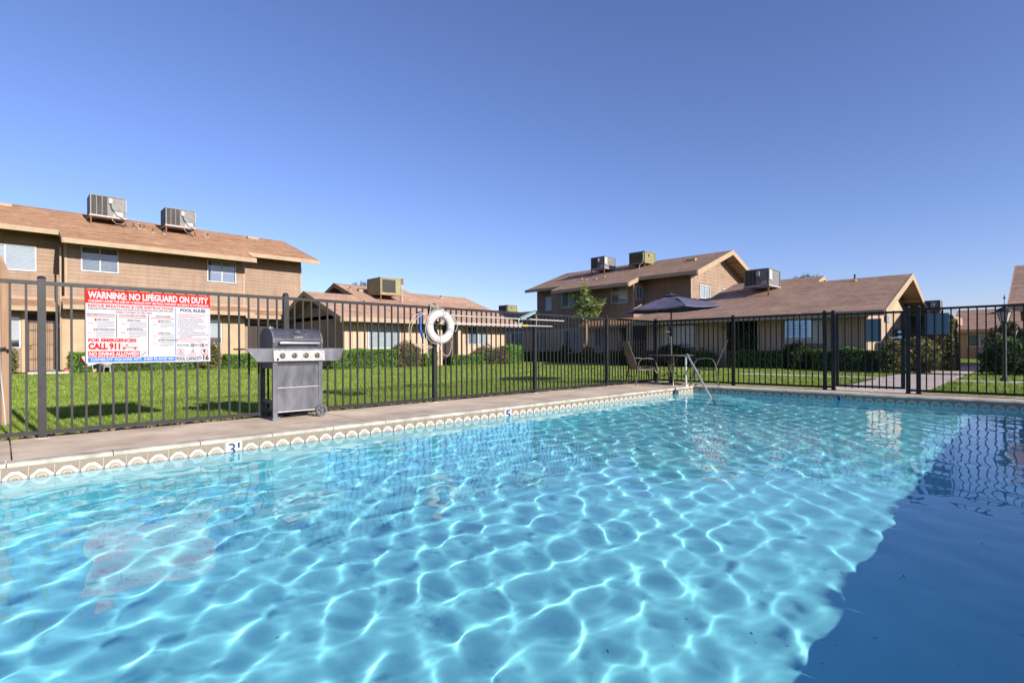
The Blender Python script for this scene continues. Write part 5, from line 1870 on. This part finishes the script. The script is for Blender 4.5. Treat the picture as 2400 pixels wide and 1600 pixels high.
for k in range(6):
    a_, b_ = tips[k], tips[(k + 1) % 6]
    mb = MB()
    n = 8
    rows = []
    for i in range(n + 1):
        s_ = .05 + .95 * i / n
        row = []
        for j in range(7):
            w_ = j / 6
            e_ = a_.lerp(b_, w_)
            e_ = apex.lerp(e_, s_)
            e_.z += -.035 * math.sin(math.pi * w_) * s_ + .012 * math.sin(math.pi * min(1, s_))
            if i == n:
                e_ += (apex - e_) * .03 * math.sin(math.pi * w_)
            row.append(len(mb.v))
            mb.v.append(tuple(e_))
        rows.append(row)
    for i in range(n):
        for j in range(6):
            mb.f.append((rows[i][j], rows[i + 1][j], rows[i + 1][j + 1], rows[i][j + 1]))
    c_ = part('canopy_panel', mb, M['canopy'], UM, smooth=True)
    # valance hem
    mb = MB()
    P = []
    for j in range(7):
        e_ = Vector(c_.data.vertices[rows[n][j]].co) + Vector(UM.location)
        P += [tuple(e_), (e_.x, e_.y, e_.z - .03)]
    mb.add(P, [(2 * j, 2 * j + 2, 2 * j + 3, 2 * j + 1) for j in range(6)])
    part('hem', mb, M['canopy'], c_)
    part('rib', MB().tube([apex + Vector((0, 0, -.03)), apex.lerp(a_, .5) + Vector((0, 0, .025)), a_ + Vector((0, 0, -.012))], .008, 6), M['dark_metal'], UM, smooth=True)
    part('strut', MB().tube([(ux + .01, uy, 1.78), apex.lerp(a_, .48) + Vector((0, 0, .01))], .007, 6), M['dark_metal'], UM, smooth=True)
part('vent_cap', MB().rev([(.20, 0), (.10, .02), (.03, .035), (.02, .045), (0, .05)], apex + Vector((0, 0, -.01)), n=6), M['canopy'], UM)
part('finial', MB().rev([(.02, 0), (.022, .02), (0, .045)], apex + Vector((0, 0, .05)), n=10), M['dark_metal'], UM, smooth=True)


def sling_chair(label, loc, rz):
    """faces +x in its own frame"""
    t = thing('patio_chair', label, 'chair', loc, rz, 'sling chairs at the patio table')
    K = dict(local=True)
    for s_ in (-1, 1):
        y = .26 * s_
        part('side_frame', MB().tube([(.30, y, 0), (.24, y, .30), (.20, y, .52), (.14, y, .60), (-.02, y, .615), (-.16, y, .60), (-.22, y, .52), (-.24, y, .40), (-.30, y, 0)], .0125, 8), M['bronze_tube'], t, smooth=True, **K)
        part('back_tube', MB().tube([(.22, y * .88, .395), (.0, y * .88, .36), (-.20, y * .88, .36), (-.26, y * .88, .48), (-.45, y * .88, .96), (-.47, y * .88, .985)], .0125, 8), M['bronze_tube'], t, smooth=True, **K)
    part('crossbar', MB().tube([(-.47, -.228, .985), (-.475, 0, .995), (-.47, .228, .985)], .0125, 8).tube([(.22, -.228, .395), (.22, .228, .395)], .0125, 8).tube([(-.27, -.26, .2), (-.27, .26, .2)], .010, 8), M['bronze_tube'], t, smooth=True, **K)
    S = [(.225, .402), (.12, .385), (.0, .368), (-.12, .362), (-.19, .368), (-.225, .42), (-.27, .51), (-.36, .735), (-.465, .985)]
    mb = MB()
    for (x, z) in S:
        for j in range(5):
            mb.v.append((x, -.225 + .1125 * j, z - .012 * math.sin(math.pi * j / 4)))
    for i in range(len(S) - 1):
        for j in range(4):
            mb.f.append((i * 5 + j, (i + 1) * 5 + j, (i + 1) * 5 + j + 1, i * 5 + j + 1))
    part('sling', mb, M['sling'], t, smooth=True, **K)
    return t


ch1 = sling_chair('taupe sling patio chair left of the round table, its back to the left fence', (-6.52, 10.62, 0), math.radians(57))
ch2 = copy_tree(ch1)
ch2.location = (-5.34, 11.27, 0)
ch2.rotation_euler = (0, 0, math.radians(203))
ch2['label'] = 'taupe sling patio chair right of the round table, seen side on behind the handrail'

HR = thing('pool_handrail', 'bent stainless steel handrail running from the deck corner down into the pool', 'handrail', (-5.68, 11.0, 0))
hp = [Vector((-5.66, 11.02, 0)), Vector((-5.66, 11.02, .55)), Vector((-5.655, 11.01, .64)), Vector((-5.63, 10.98, .69)), Vector((-5.58, 10.93, .695)), Vector((-5.53, 10.87, .66)), Vector((-4.52, 9.80, -.13)), Vector((-4.40, 9.67, -.25)), Vector((-4.38, 9.65, -.6)), Vector((-4.38, 9.65, -1.28))]
part('rail', MB().tube(hp, .024, 14), M['chrome'], HR, smooth=True)
part('flange', MB().rev([(.06, 0), (.055, .02), (.026, .03)], (-5.66, 11.02, 0), n=16), M['chrome'], HR, smooth=True)


# ================================================================ LAMP POSTS
def lamp_post(label, x, y, h, s=1.0, finial=True):
    t = thing('lamp_post', label, 'lamp post', (x, y, 0), 0, 'garden lamp posts')
    zb = h
    part('pole', MB().rev([(.09 * s, GZ), (.09 * s, .05), (.042 * s, .09), (.038 * s, zb)], (x, y, 0), n=14), M['green_post'], t, smooth=True)
    part('collar', MB().rev([(.05 * s, zb), (.085 * s, zb + .02), (.06 * s, zb + .06)], (x, y, 0), n=12), M['green_post'], t, smooth=True)
    ln = part('lantern_glass', MB().rev([(.075 * s, zb + .06), (.135 * s, zb + .30 * s)], (x, y, 0), n=6), M['lamp_glass'], t)
    for k in range(6):
        a = math.pi / 3 * k
        dv = Vector((math.cos(a), math.sin(a), 0))
        part('lantern_bar', MB().tube([Vector((x, y, zb + .06)) + dv * .078 * s, Vector((x, y, zb + .30 * s)) + dv * .138 * s], .009 * s, 5), M['dark_metal'], ln)
    part('lantern_cap', MB().rev([(.18 * s, zb + .295 * s), (.17 * s, zb + .325 * s), (.09 * s, zb + .39 * s), (.03 * s, zb + .42 * s), (.02 * s, zb + .46 * s), (0, zb + .47 * s)], (x, y, 0), n=12), M['dark_metal'], t, smooth=True)
    if finial:
        part('finial', MB().tube([(x, y, zb + .45 * s), (x, y, zb + .72 * s)], .008, 6).rev([(0, zb + .60 * s), (.03, zb + .63 * s), (.012, zb + .66 * s), (.0, zb + .72 * s)], (x, y, 0), n=8), M['dark_metal'], t, smooth=True)
    return t


lamp_post('green lamp post with tall finial on the lawn right of the gate', -.70, 17.75, 1.40)
lamp_post('smaller distant lamp post near the right edge behind the dark bush', -.69, 23.9, 1.2, .55, False)

UP = thing('utility_post', 'broad tan wooden post with a cable, cut off at the left edge', 'post', (-8.7, -.15, 0))
part('board', MB().prism([(-8.5, .075, GZ), (-8.5, -.45, GZ), (-8.5, -.45, 2.1), (-8.5, -.04, 2.02), (-8.5, .03, 1.93), (-8.5, .07, 1.8)], (-.12, 0, 0)), M['post_tan'], UP)
part('board', MB().prism([(-8.48, .05, GZ), (-8.48, .01, GZ), (-8.48, .01, 1.92), (-8.48, .05, 1.84)], (.03, 0, 0)), M['post_tan'], UP)
part('cable', MB().tube([(-8.46, -.03, 1.2), (-8.45, -.01, 1.1), (-8.45, .0, .6), (-8.45, .03, .2), (-8.45, .04, GZ)], .009, 6), M['ac_white'], UP, smooth=True)
part('switch', MB().box(-8.47, -8.44, -.06, -.02, 1.18, 1.26), M['dark_metal'], UP)

# ---------------------------------------------------------------- small things by building A
BS = thing('yard_sign', 'small white sign with red edge leaning in the hedge beside the planter', 'sign', (-27.7, 2.6, 0))
part('board', MB().ob((-27.5, 2.72, .52), (.012, 0, 0), (0, .26, .09), (0, -.10, .2)), M['sign_white'], BS)
part('edge', MB().ob((-27.485, 2.46, .40), (.008, 0, 0), (0, .008, .003), (0, -.10, .2)), M['red'], BS)
part('scribble', MB().tube([(-27.48, 2.6, .5), (-27.48, 2.68, .6), (-27.48, 2.74, .48), (-27.48, 2.82, .62), (-27.48, 2.88, .52)], .01, 4), M['grey_print'], BS)
part('stake', MB().cyl((-27.52, 2.75, GZ), (-27.52, 2.7, .4), .012, 6), M['galv'], BS)
PL = thing('planter_pot', 'white fluted planter on a white wire stand below the warning sign', 'planter', (-27.2, 3.15, 0))
part('pot', MB().rev([(.10, .22), (.16, .27), (.21, .38), (.22, .50), (.23, .52), (.20, .52), (.19, .4)], (-27.2, 3.15, 0), n=20), M['ac_white'], PL, smooth=True)
for k in range(4):
    a = math.pi / 4 + math.pi / 2 * k
    part('leg', MB().tube([(-27.2 + .13 * math.cos(a), 3.15 + .13 * math.sin(a), .24), (-27.2 + .17 * math.cos(a), 3.15 + .17 * math.sin(a), GZ)], .010, 5), M['ac_white'], PL)
part('ring', MB().tube([(-27.2 + .14 * math.cos(t_ * .5236), 3.15 + .14 * math.sin(t_ * .5236), .20) for t_ in range(12)], .009, 5, closed=True), M['ac_white'], PL)
CL = thing('shoe_basket', 'small white basket with shoes at the edge of the porch slab', 'basket', (-27.9, 1.9, 0))
part('basket', MB().rev([(.12, .03), (.2, .12), (.19, .12), (.1, .05)], (-27.75, 1.95, 0), n=14), M['ac_white'], CL, smooth=True)
part('shoe', MB().rev([(0, -.1), (.045, -.07), (.05, .02), (.03, .09), (0, .1)], (-27.75, 1.92, .14), 'Y', 10), M['dark_red'], CL, smooth=True)
part('shoe', MB().rev([(0, -.1), (.045, -.07), (.05, .02), (.03, .09), (0, .1)], (-27.9, 1.55, .08), 'Y', 10), M['teal'], CL, smooth=True)

# ================================================================ PLANTS
LQ = np.random.RandomState(11)


def leaves(name, label, cat, prims, n, size, mat, group=None, aspect=.5, core=True, rough=.35, parent=None, up=.2, root_loc=None):
    """foliage: n leaf quads scattered through box/ellipsoid volumes, denser at the shell.
    prims: ('b', x0,x1,y0,y1,z0,z1) boxes or ('e', cx,cy,cz,rx,ry,rz) ellipsoids"""
    vol = []
    for p in prims:
        if p[0] == 'b':
            a, b, c = p[2] - p[1], p[4] - p[3], p[6] - p[5]
            vol.append(a * b + b * c + a * c)
        else:
            vol.append(3.2 * (p[4] * p[5] + p[5] * p[6] + p[4] * p[6]))
    vol = np.array(vol) / sum(vol)
    C_ = []
    for p, w_ in zip(prims, vol):
        k = max(8, int(n * w_))
        if p[0] == 'b':
            lo = np.array([p[1], p[3], p[5]])
            hi = np.array([p[2], p[4], p[6]])
            q = LQ.rand(k, 3)
            ax = LQ.choice(3, k, p=(lambda s_: s_ / s_.sum())(np.array([(hi - lo)[1] * (hi - lo)[2], (hi - lo)[0] * (hi - lo)[2], (hi - lo)[0] * (hi - lo)[1]])))
            side = LQ.rand(k) < .5
            depth = np.abs(LQ.randn(k)) * .05
            side[ax == 2] = False
            for a_ in range(3):
                mk = ax == a_
                span = (hi - lo)[a_]
                q[mk, a_] = np.where(side[mk], depth[mk] / span, 1 - depth[mk] / span)
            P = lo + q * (hi - lo)
            # uneven outline
            wob = .06 * np.sin(P[:, 0] * 5.1 + P[:, 2] * 3) + .05 * np.sin(P[:, 1] * 4.3 + 1.3 * P[:, 2]) + LQ.randn(k) * rough * .08
            cen = (lo + hi) / 2
            P += (P - cen) / np.maximum(np.linalg.norm(P - cen, axis=1, keepdims=True), .01) * wob[:, None]
        else:
            d = LQ.randn(k, 3)
            d /= np.linalg.norm(d, axis=1, keepdims=True)
            lump = 1 + .13 * np.sin(d[:, 0] * 5 + p[1] * 3) * np.sin(d[:, 1] * 6 + p[2]) + .08 * np.sin(d[:, 2] * 9 + d[:, 0] * 7)
            r = (1 - np.abs(LQ.randn(k)) * rough * .5) * lump
            r = np.clip(r, .25, 1.4)
            P = np.array(p[1:4]) + d * r[:, None] * np.array(p[4:7])
        C_.append(P)
    P = np.concatenate(C_)
    P = P[P[:, 2] > GZ + .01]
    k = len(P)
    sz = size * (.6 + .8 * LQ.rand(k))
    t_ = LQ.randn(k, 3)
    t_[:, 2] = np.abs(t_[:, 2]) * .6 + up
    t_ /= np.linalg.norm(t_, axis=1, keepdims=True)
    w_ = np.cross(t_, LQ.randn(k, 3))
    w_ /= np.maximum(np.linalg.norm(w_, axis=1, keepdims=True), 1e-4)
    a = P - w_ * (sz * aspect * .5)[:, None]
    b = P + w_ * (sz * aspect * .5)[:, None]
    tip = P + t_ * sz[:, None]
    nn = np.cross(t_, w_)
    tail = P - t_ * (sz * .7)[:, None]
    V = np.stack([tail, b + nn * (sz * .12)[:, None], tip, a + nn * (sz * .12)[:, None]], 1).reshape(-1, 3)
    F = np.arange(4 * k).reshape(k, 4)
    loc = root_loc or (0, 0, 0)
    if parent is None:
        c = P.mean(0)
        root = thing(name, label, cat, (float(c[0]), float(c[1]), 0), group=group)
    else:
        root = parent
    off = np.array(root_of(root).location)
    o = bpy.data.objects.new('foliage', np_mesh('foliage', V - off, F, M[mat]))
    COL.objects.link(o)
    o.parent = root
    if core:
        mb = MB()
        for p in prims:
            if p[0] == 'b':
                mb.box(p[1] + .09, p[2] - .09, p[3] + .09, p[4] - .09, GZ, p[6] - .1)
            else:
                e = .68
                mb.rev([(0, -p[6] * e)] + [(max(p[4], p[5]) * e * math.cos(q_), p[6] * e * math.sin(q_)) for q_ in (-1.0, -.5, 0, .5, 1.0)] + [(0, p[6] * e)], (p[1], p[2], p[3]), n=10)
        part('branches', mb, M['core'], root)
    return root


H = 'clipped hedges along the buildings'
Bsh = 'loose shrubs along the buildings'
hx = -27.5
leaves('hedge', 'rounded green hedge between the porch slab and the leaning yard sign', 'hedge', [('b', hx - .6, hx, 2.0, 2.75, GZ, .82)], 3500, .06, 'leaf_bright', H)
leaves('hedge', 'long low green hedge below the warning sign, in front of the two-storey wing', 'hedge', [('b', hx - .6, hx, 3.3, 6.35, GZ, .55)], 9000, .06, 'leaf_green', H)
leaves('shrub', 'tall yellow-brown shrub under the window left of the barbecue', 'shrub', [('e', hx - .2, 7.0, .55, .55, .6, .75)], 3200, .075, 'leaf_yellow', Bsh)
leaves('hedge', 'green hedge directly behind the left shelf of the barbecue', 'hedge', [('b', hx - .6, hx, 7.75, 9.2, GZ, .68)], 5000, .06, 'leaf_bright', H)
leaves('shrub', 'thin climbing plant left of the security door', 'shrub', [('e', -29.2, .3, .5, .25, .25, .6)], 700, .06, 'leaf_yellow', Bsh)
bx = -22.1
leaves('hedge', 'bright clipped hedge right of the barbecue, below the first blind window', 'hedge', [('b', bx - .7, bx, 10.6, 13.9, GZ, .82)], 11000, .055, 'leaf_bright', H)
leaves('shrub', 'large brown-tinged shrub between two hedges left of the ring buoy', 'shrub', [('e', bx - .3, 14.55, .5, .5, .85, .75)], 5200, .07, 'leaf_brown', Bsh)
leaves('hedge', 'small low hedge just left of the sunlit pier', 'hedge', [('b', bx - .6, bx, 15.5, 16.2, GZ, .62)], 2600, .055, 'leaf_bright', H)
leaves('hedge', 'low rounded hedge right of the sunlit pier', 'hedge', [('b', bx - .6, bx, 17.3, 19.7, GZ, .5)], 6500, .055, 'leaf_bright', H)
leaves('shrub', 'brown-tinged shrub under the second blind window, left of the block-shaped hedge', 'shrub', [('e', bx - .3, 19.9, .45, .5, .9, .62), ('e', bx - .2, 20.8, .4, .5, .6, .55)], 4800, .07, 'leaf_brown', Bsh)
leaves('hedge', 'tall block-shaped bright green hedge at the end of the low building', 'hedge', [('b', bx - .6, bx + .1, 21.25, 22.45, GZ, 1.0)], 7000, .055, 'leaf_bright', H)
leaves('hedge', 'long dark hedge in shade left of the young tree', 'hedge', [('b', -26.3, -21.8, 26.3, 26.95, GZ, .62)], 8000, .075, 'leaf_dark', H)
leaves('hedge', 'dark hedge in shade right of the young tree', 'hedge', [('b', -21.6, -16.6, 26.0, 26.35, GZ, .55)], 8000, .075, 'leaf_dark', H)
leaves('shrub', 'small yellow-leaved shrub right of the young tree trunk', 'shrub', [('e', -19.85, 26.0, .5, .4, .4, .5)], 1500, .075, 'leaf_yellow', Bsh)
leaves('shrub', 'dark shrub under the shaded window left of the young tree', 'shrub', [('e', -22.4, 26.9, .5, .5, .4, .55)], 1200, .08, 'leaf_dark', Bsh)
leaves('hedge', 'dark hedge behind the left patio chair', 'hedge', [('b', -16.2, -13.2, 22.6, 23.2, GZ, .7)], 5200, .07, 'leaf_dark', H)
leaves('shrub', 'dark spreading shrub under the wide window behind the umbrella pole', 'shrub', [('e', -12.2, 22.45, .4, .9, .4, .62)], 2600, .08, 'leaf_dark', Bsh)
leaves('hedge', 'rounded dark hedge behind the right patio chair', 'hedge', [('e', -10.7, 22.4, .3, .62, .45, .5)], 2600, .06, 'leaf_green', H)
leaves('hedge', 'long clipped hedge below the alcove and blank wall', 'hedge', [('b', -9.4, -7.35, 22.0, 22.6, GZ, .68)], 6500, .06, 'leaf_green', H)
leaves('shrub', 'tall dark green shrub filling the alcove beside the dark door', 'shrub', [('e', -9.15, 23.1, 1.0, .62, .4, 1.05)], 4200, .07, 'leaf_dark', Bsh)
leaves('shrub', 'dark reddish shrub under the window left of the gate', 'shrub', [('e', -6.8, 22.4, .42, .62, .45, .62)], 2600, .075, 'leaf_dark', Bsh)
leaves('hedge', 'squared hedge at the wall corner seen through the gate', 'hedge', [('b', -6.1, -4.05, 22.1, 22.7, GZ, .72)], 7000, .06, 'leaf_green', H)
leaves('shrub', 'large brown-green shrub in front of the gable wall, behind the gate lock', 'shrub', [('e', -3.45, 21.2, .5, .5, .6, .65), ('e', -2.9, 21.7, .55, .6, .6, .62)], 5200, .075, 'leaf_yellow', Bsh)
leaves('shrub', 'tall sunlit yellow-green shrub beside the walk, right of the slate plate', 'shrub', [('b', -2.75, -2.25, 24.2, 25.2, GZ, 1.75)], 5500, .075, 'leaf_yellow', Bsh)
leaves('shrub', 'wide dark bush behind the lamp post at the right edge', 'shrub', [('e', -.75, 21.3, .4, .7, .5, .68), ('e', .4, 21.5, .55, .8, .5, .72)], 7000, .07, 'leaf_dark', Bsh)
leaves('shrub', 'taller brown-leaved bush behind the dark bush at the right edge', 'shrub', [('e', -.9, 24.8, .8, .6, .6, .85)], 2800, .08, 'leaf_brown', Bsh)


# trees
def tree(label, x, y, trunk_h, crown, n, size, mat, r=.03, stake=True, group=None, aspect=.2):
    t = thing('young_tree' if stake else 'tree', label, 'tree', (x, y, 0), group=group)
    top = crown[0][3] + .3
    part('trunk', MB().tube([(x, y, GZ), (x + .02, y, trunk_h * .5), (x - .01, y + .02, trunk_h), (x + .03, y, top)], r, 8, [r * 1.15, r, r * .85, r * .3]), M['bark' if stake else 'bark_dark'], t, smooth=True)
    r_ = random.Random(4)
    mb = MB()
    for k in range(16):
        a = r_.uniform(0, 6.28)
        z0_ = trunk_h + r_.uniform(-.2, (top - trunk_h) * .8)
        L = r_.uniform(.5, 1.0) * crown[0][4]
        p0 = Vector((x, y, z0_))
        p1 = p0 + Vector((math.cos(a) * L * .6, math.sin(a) * L * .6, L * .45))
        p2 = p0 + Vector((math.cos(a) * L, math.sin(a) * L, L * .9))
        mb.tube([p0, p1, p2], r * .3, 5, [r * .4, r * .28, r * .12])
    part('limbs', mb, M['bark' if stake else 'bark_dark'], t, smooth=True)
    leaves('', '', '', crown, n, size, mat, aspect=aspect, core=False, rough=1.25, parent=t, up=.1)
    if stake:
        part('stake', MB().cyl((x - .12, y - .1, GZ), (x - .10, y - .1, 1.15), .02, 6), M['plywood'], t)
    return t


cr_ = []
rt = random.Random(12)
for (dx, dy, z, r) in ((0, 0, 4.4, .42), (-.25, .1, 3.9, .55), (.35, -.1, 3.75, .6), (.9, .0, 3.6, .42), (-.7, 0, 3.45, .45), (.1, .2, 3.3, .7), (-.3, -.2, 2.95, .55), (.45, .2, 3.0, .45), (-.15, 0, 4.75, .25), (-.95, 0, 4.1, .25), (-.5, .1, 2.6, .3), (1.25, 0, 3.75, .25)):
    cr_.append(('e', -20.15 + dx, 26.3 + dy, z, r, r, r * .8))
tree('slim staked young tree with airy crown before the brown two-storey building', -20.15, 26.3, 2.4, cr_, 1700, .21, 'leaf_tree', .055, True)
tree('dark tree top just showing over the roof behind the yellow cooler', -44.0, 24.0, 4, [('e', -44, 24, 6.2, 1.6, 1.6, 1.0), ('e', -45, 25, 5.8, 1.5, 1.5, 1.1)], 1800, .3, 'leaf_green', .15, False)
tree('dark tree top just showing over the ridge right of the rooftop unit', -15.0, 52.0, 5, [('e', -15, 52, 6.6, 1.3, 1.3, .75)], 1100, .3, 'leaf_dark', .15, False)


# grass blades near the fences : countless, one object
def grass():
    r = np.random.RandomState(9)
    N = 420000
    # sample by inverse distance
    k = 0
    out = []
    while k < N:
        x = -7.14 - r.rand(200000) ** 1.9 * 21
        y = -3 + r.rand(200000) * 28
        d = np.hypot(x, y)
        keep = r.rand(200000) < np.clip((9.5 / d) ** 2.0, 0, 1)
        fw = -.7143 * x + .6999 * y
        lt = .6999 * x + .7143 * y
        keep &= (fw > 1) & (np.abs(lt / np.maximum(fw, .1)) < 1.06)
        keep &= ~((x > -27.8) & (x < -27.0) & (y > 1) & (y < 9) & False)
        p = np.stack([x[keep], y[keep]], 1)
        out.append(p)
        k += len(p)
    A_ = np.concatenate(out)[:N]
    # right lawn beyond far fence
    k = 0
    out = []
    while k < 90000:
        x = -7 + r.rand(80000) * 11
        y = 12.0 + r.rand(80000) ** 1.4 * 9.5
        keep = ~((x > -3.4) & (x < -1.6)) & ~((y > 17.2) & (y < 18.3))
        keep &= r.rand(80000) < np.clip((11.5 / y) ** 2, 0, 1)
        p = np.stack([x[keep], y[keep]], 1)
        out.append(p)
        k += len(p)
    B_ = np.concatenate(out)[:90000]
    P = np.concatenate([A_, B_])
    n = len(P)
    d = np.hypot(P[:, 0], P[:, 1])
    patch = .5 + .5 * np.sin(P[:, 0] * 2.1 + 1.3 * np.sin(P[:, 1] * 1.7)) * np.sin(P[:, 1] * 2.7 + P[:, 0])
    hgt = (.026 + .03 * r.rand(n)) * (1 + .2 * patch) * (1 + .3 * (P[:, 0] > -8.2) * (P[:, 1] < 11.7))
    w = .0021 * np.clip(d / 6.5, 1, 3.4)
    a = r.rand(n) * 6.283
    lean = (.2 + .6 * r.rand(n))[:, None] * hgt[:, None]
    b = r.rand(n) * 6.283
    z0 = np.full(n, GZ)
    base = np.column_stack([P, z0])
    dv = np.column_stack([np.cos(a) * w, np.sin(a) * w, np.zeros(n)])
    tip = base + np.column_stack([np.cos(b) * lean[:, 0], np.sin(b) * lean[:, 0], hgt])
    V = np.stack([base - dv, base + dv, tip], 1).reshape(-1, 3)
    F = np.arange(3 * n).reshape(n, 3)
    o = bpy.data.objects.new('grass', np_mesh('grass', V, F, M['grass']))
    COL.objects.link(o)
    tag(o, 'short green grass growing over the lawn behind the fence', 'grass')
    o['kind'] = 'stuff'


grass()


def specks():
    r = np.random.RandomState(21)
    n = 700
    x = -7.5 - r.rand(n) * 13
    y = 1 + r.rand(n) * 12
    z = np.full(n, GZ + .045)
    a = r.rand(n) * 6.283
    q = .006 + .007 * r.rand(n) * np.hypot(x, y) / 10
    c, s_ = np.cos(a) * q, np.sin(a) * q
    P = np.column_stack([x, y, z])
    V = np.stack([P + np.column_stack([c, s_, q * .5]), P + np.column_stack([-s_, c, -q * .4]), P - np.column_stack([c, s_, -q * .3]), P - np.column_stack([-s_, c, q * .4])], 1).reshape(-1, 3)
    o = bpy.data.objects.new('clover_flowers', np_mesh('clover_flowers', V, np.arange(4 * n).reshape(n, 4), M['ac_white']))
    COL.objects.link(o)
    tag(o, 'tiny white clover flowers scattered over the lawn behind the left fence', 'flowers')
    o['kind'] = 'stuff'


specks()
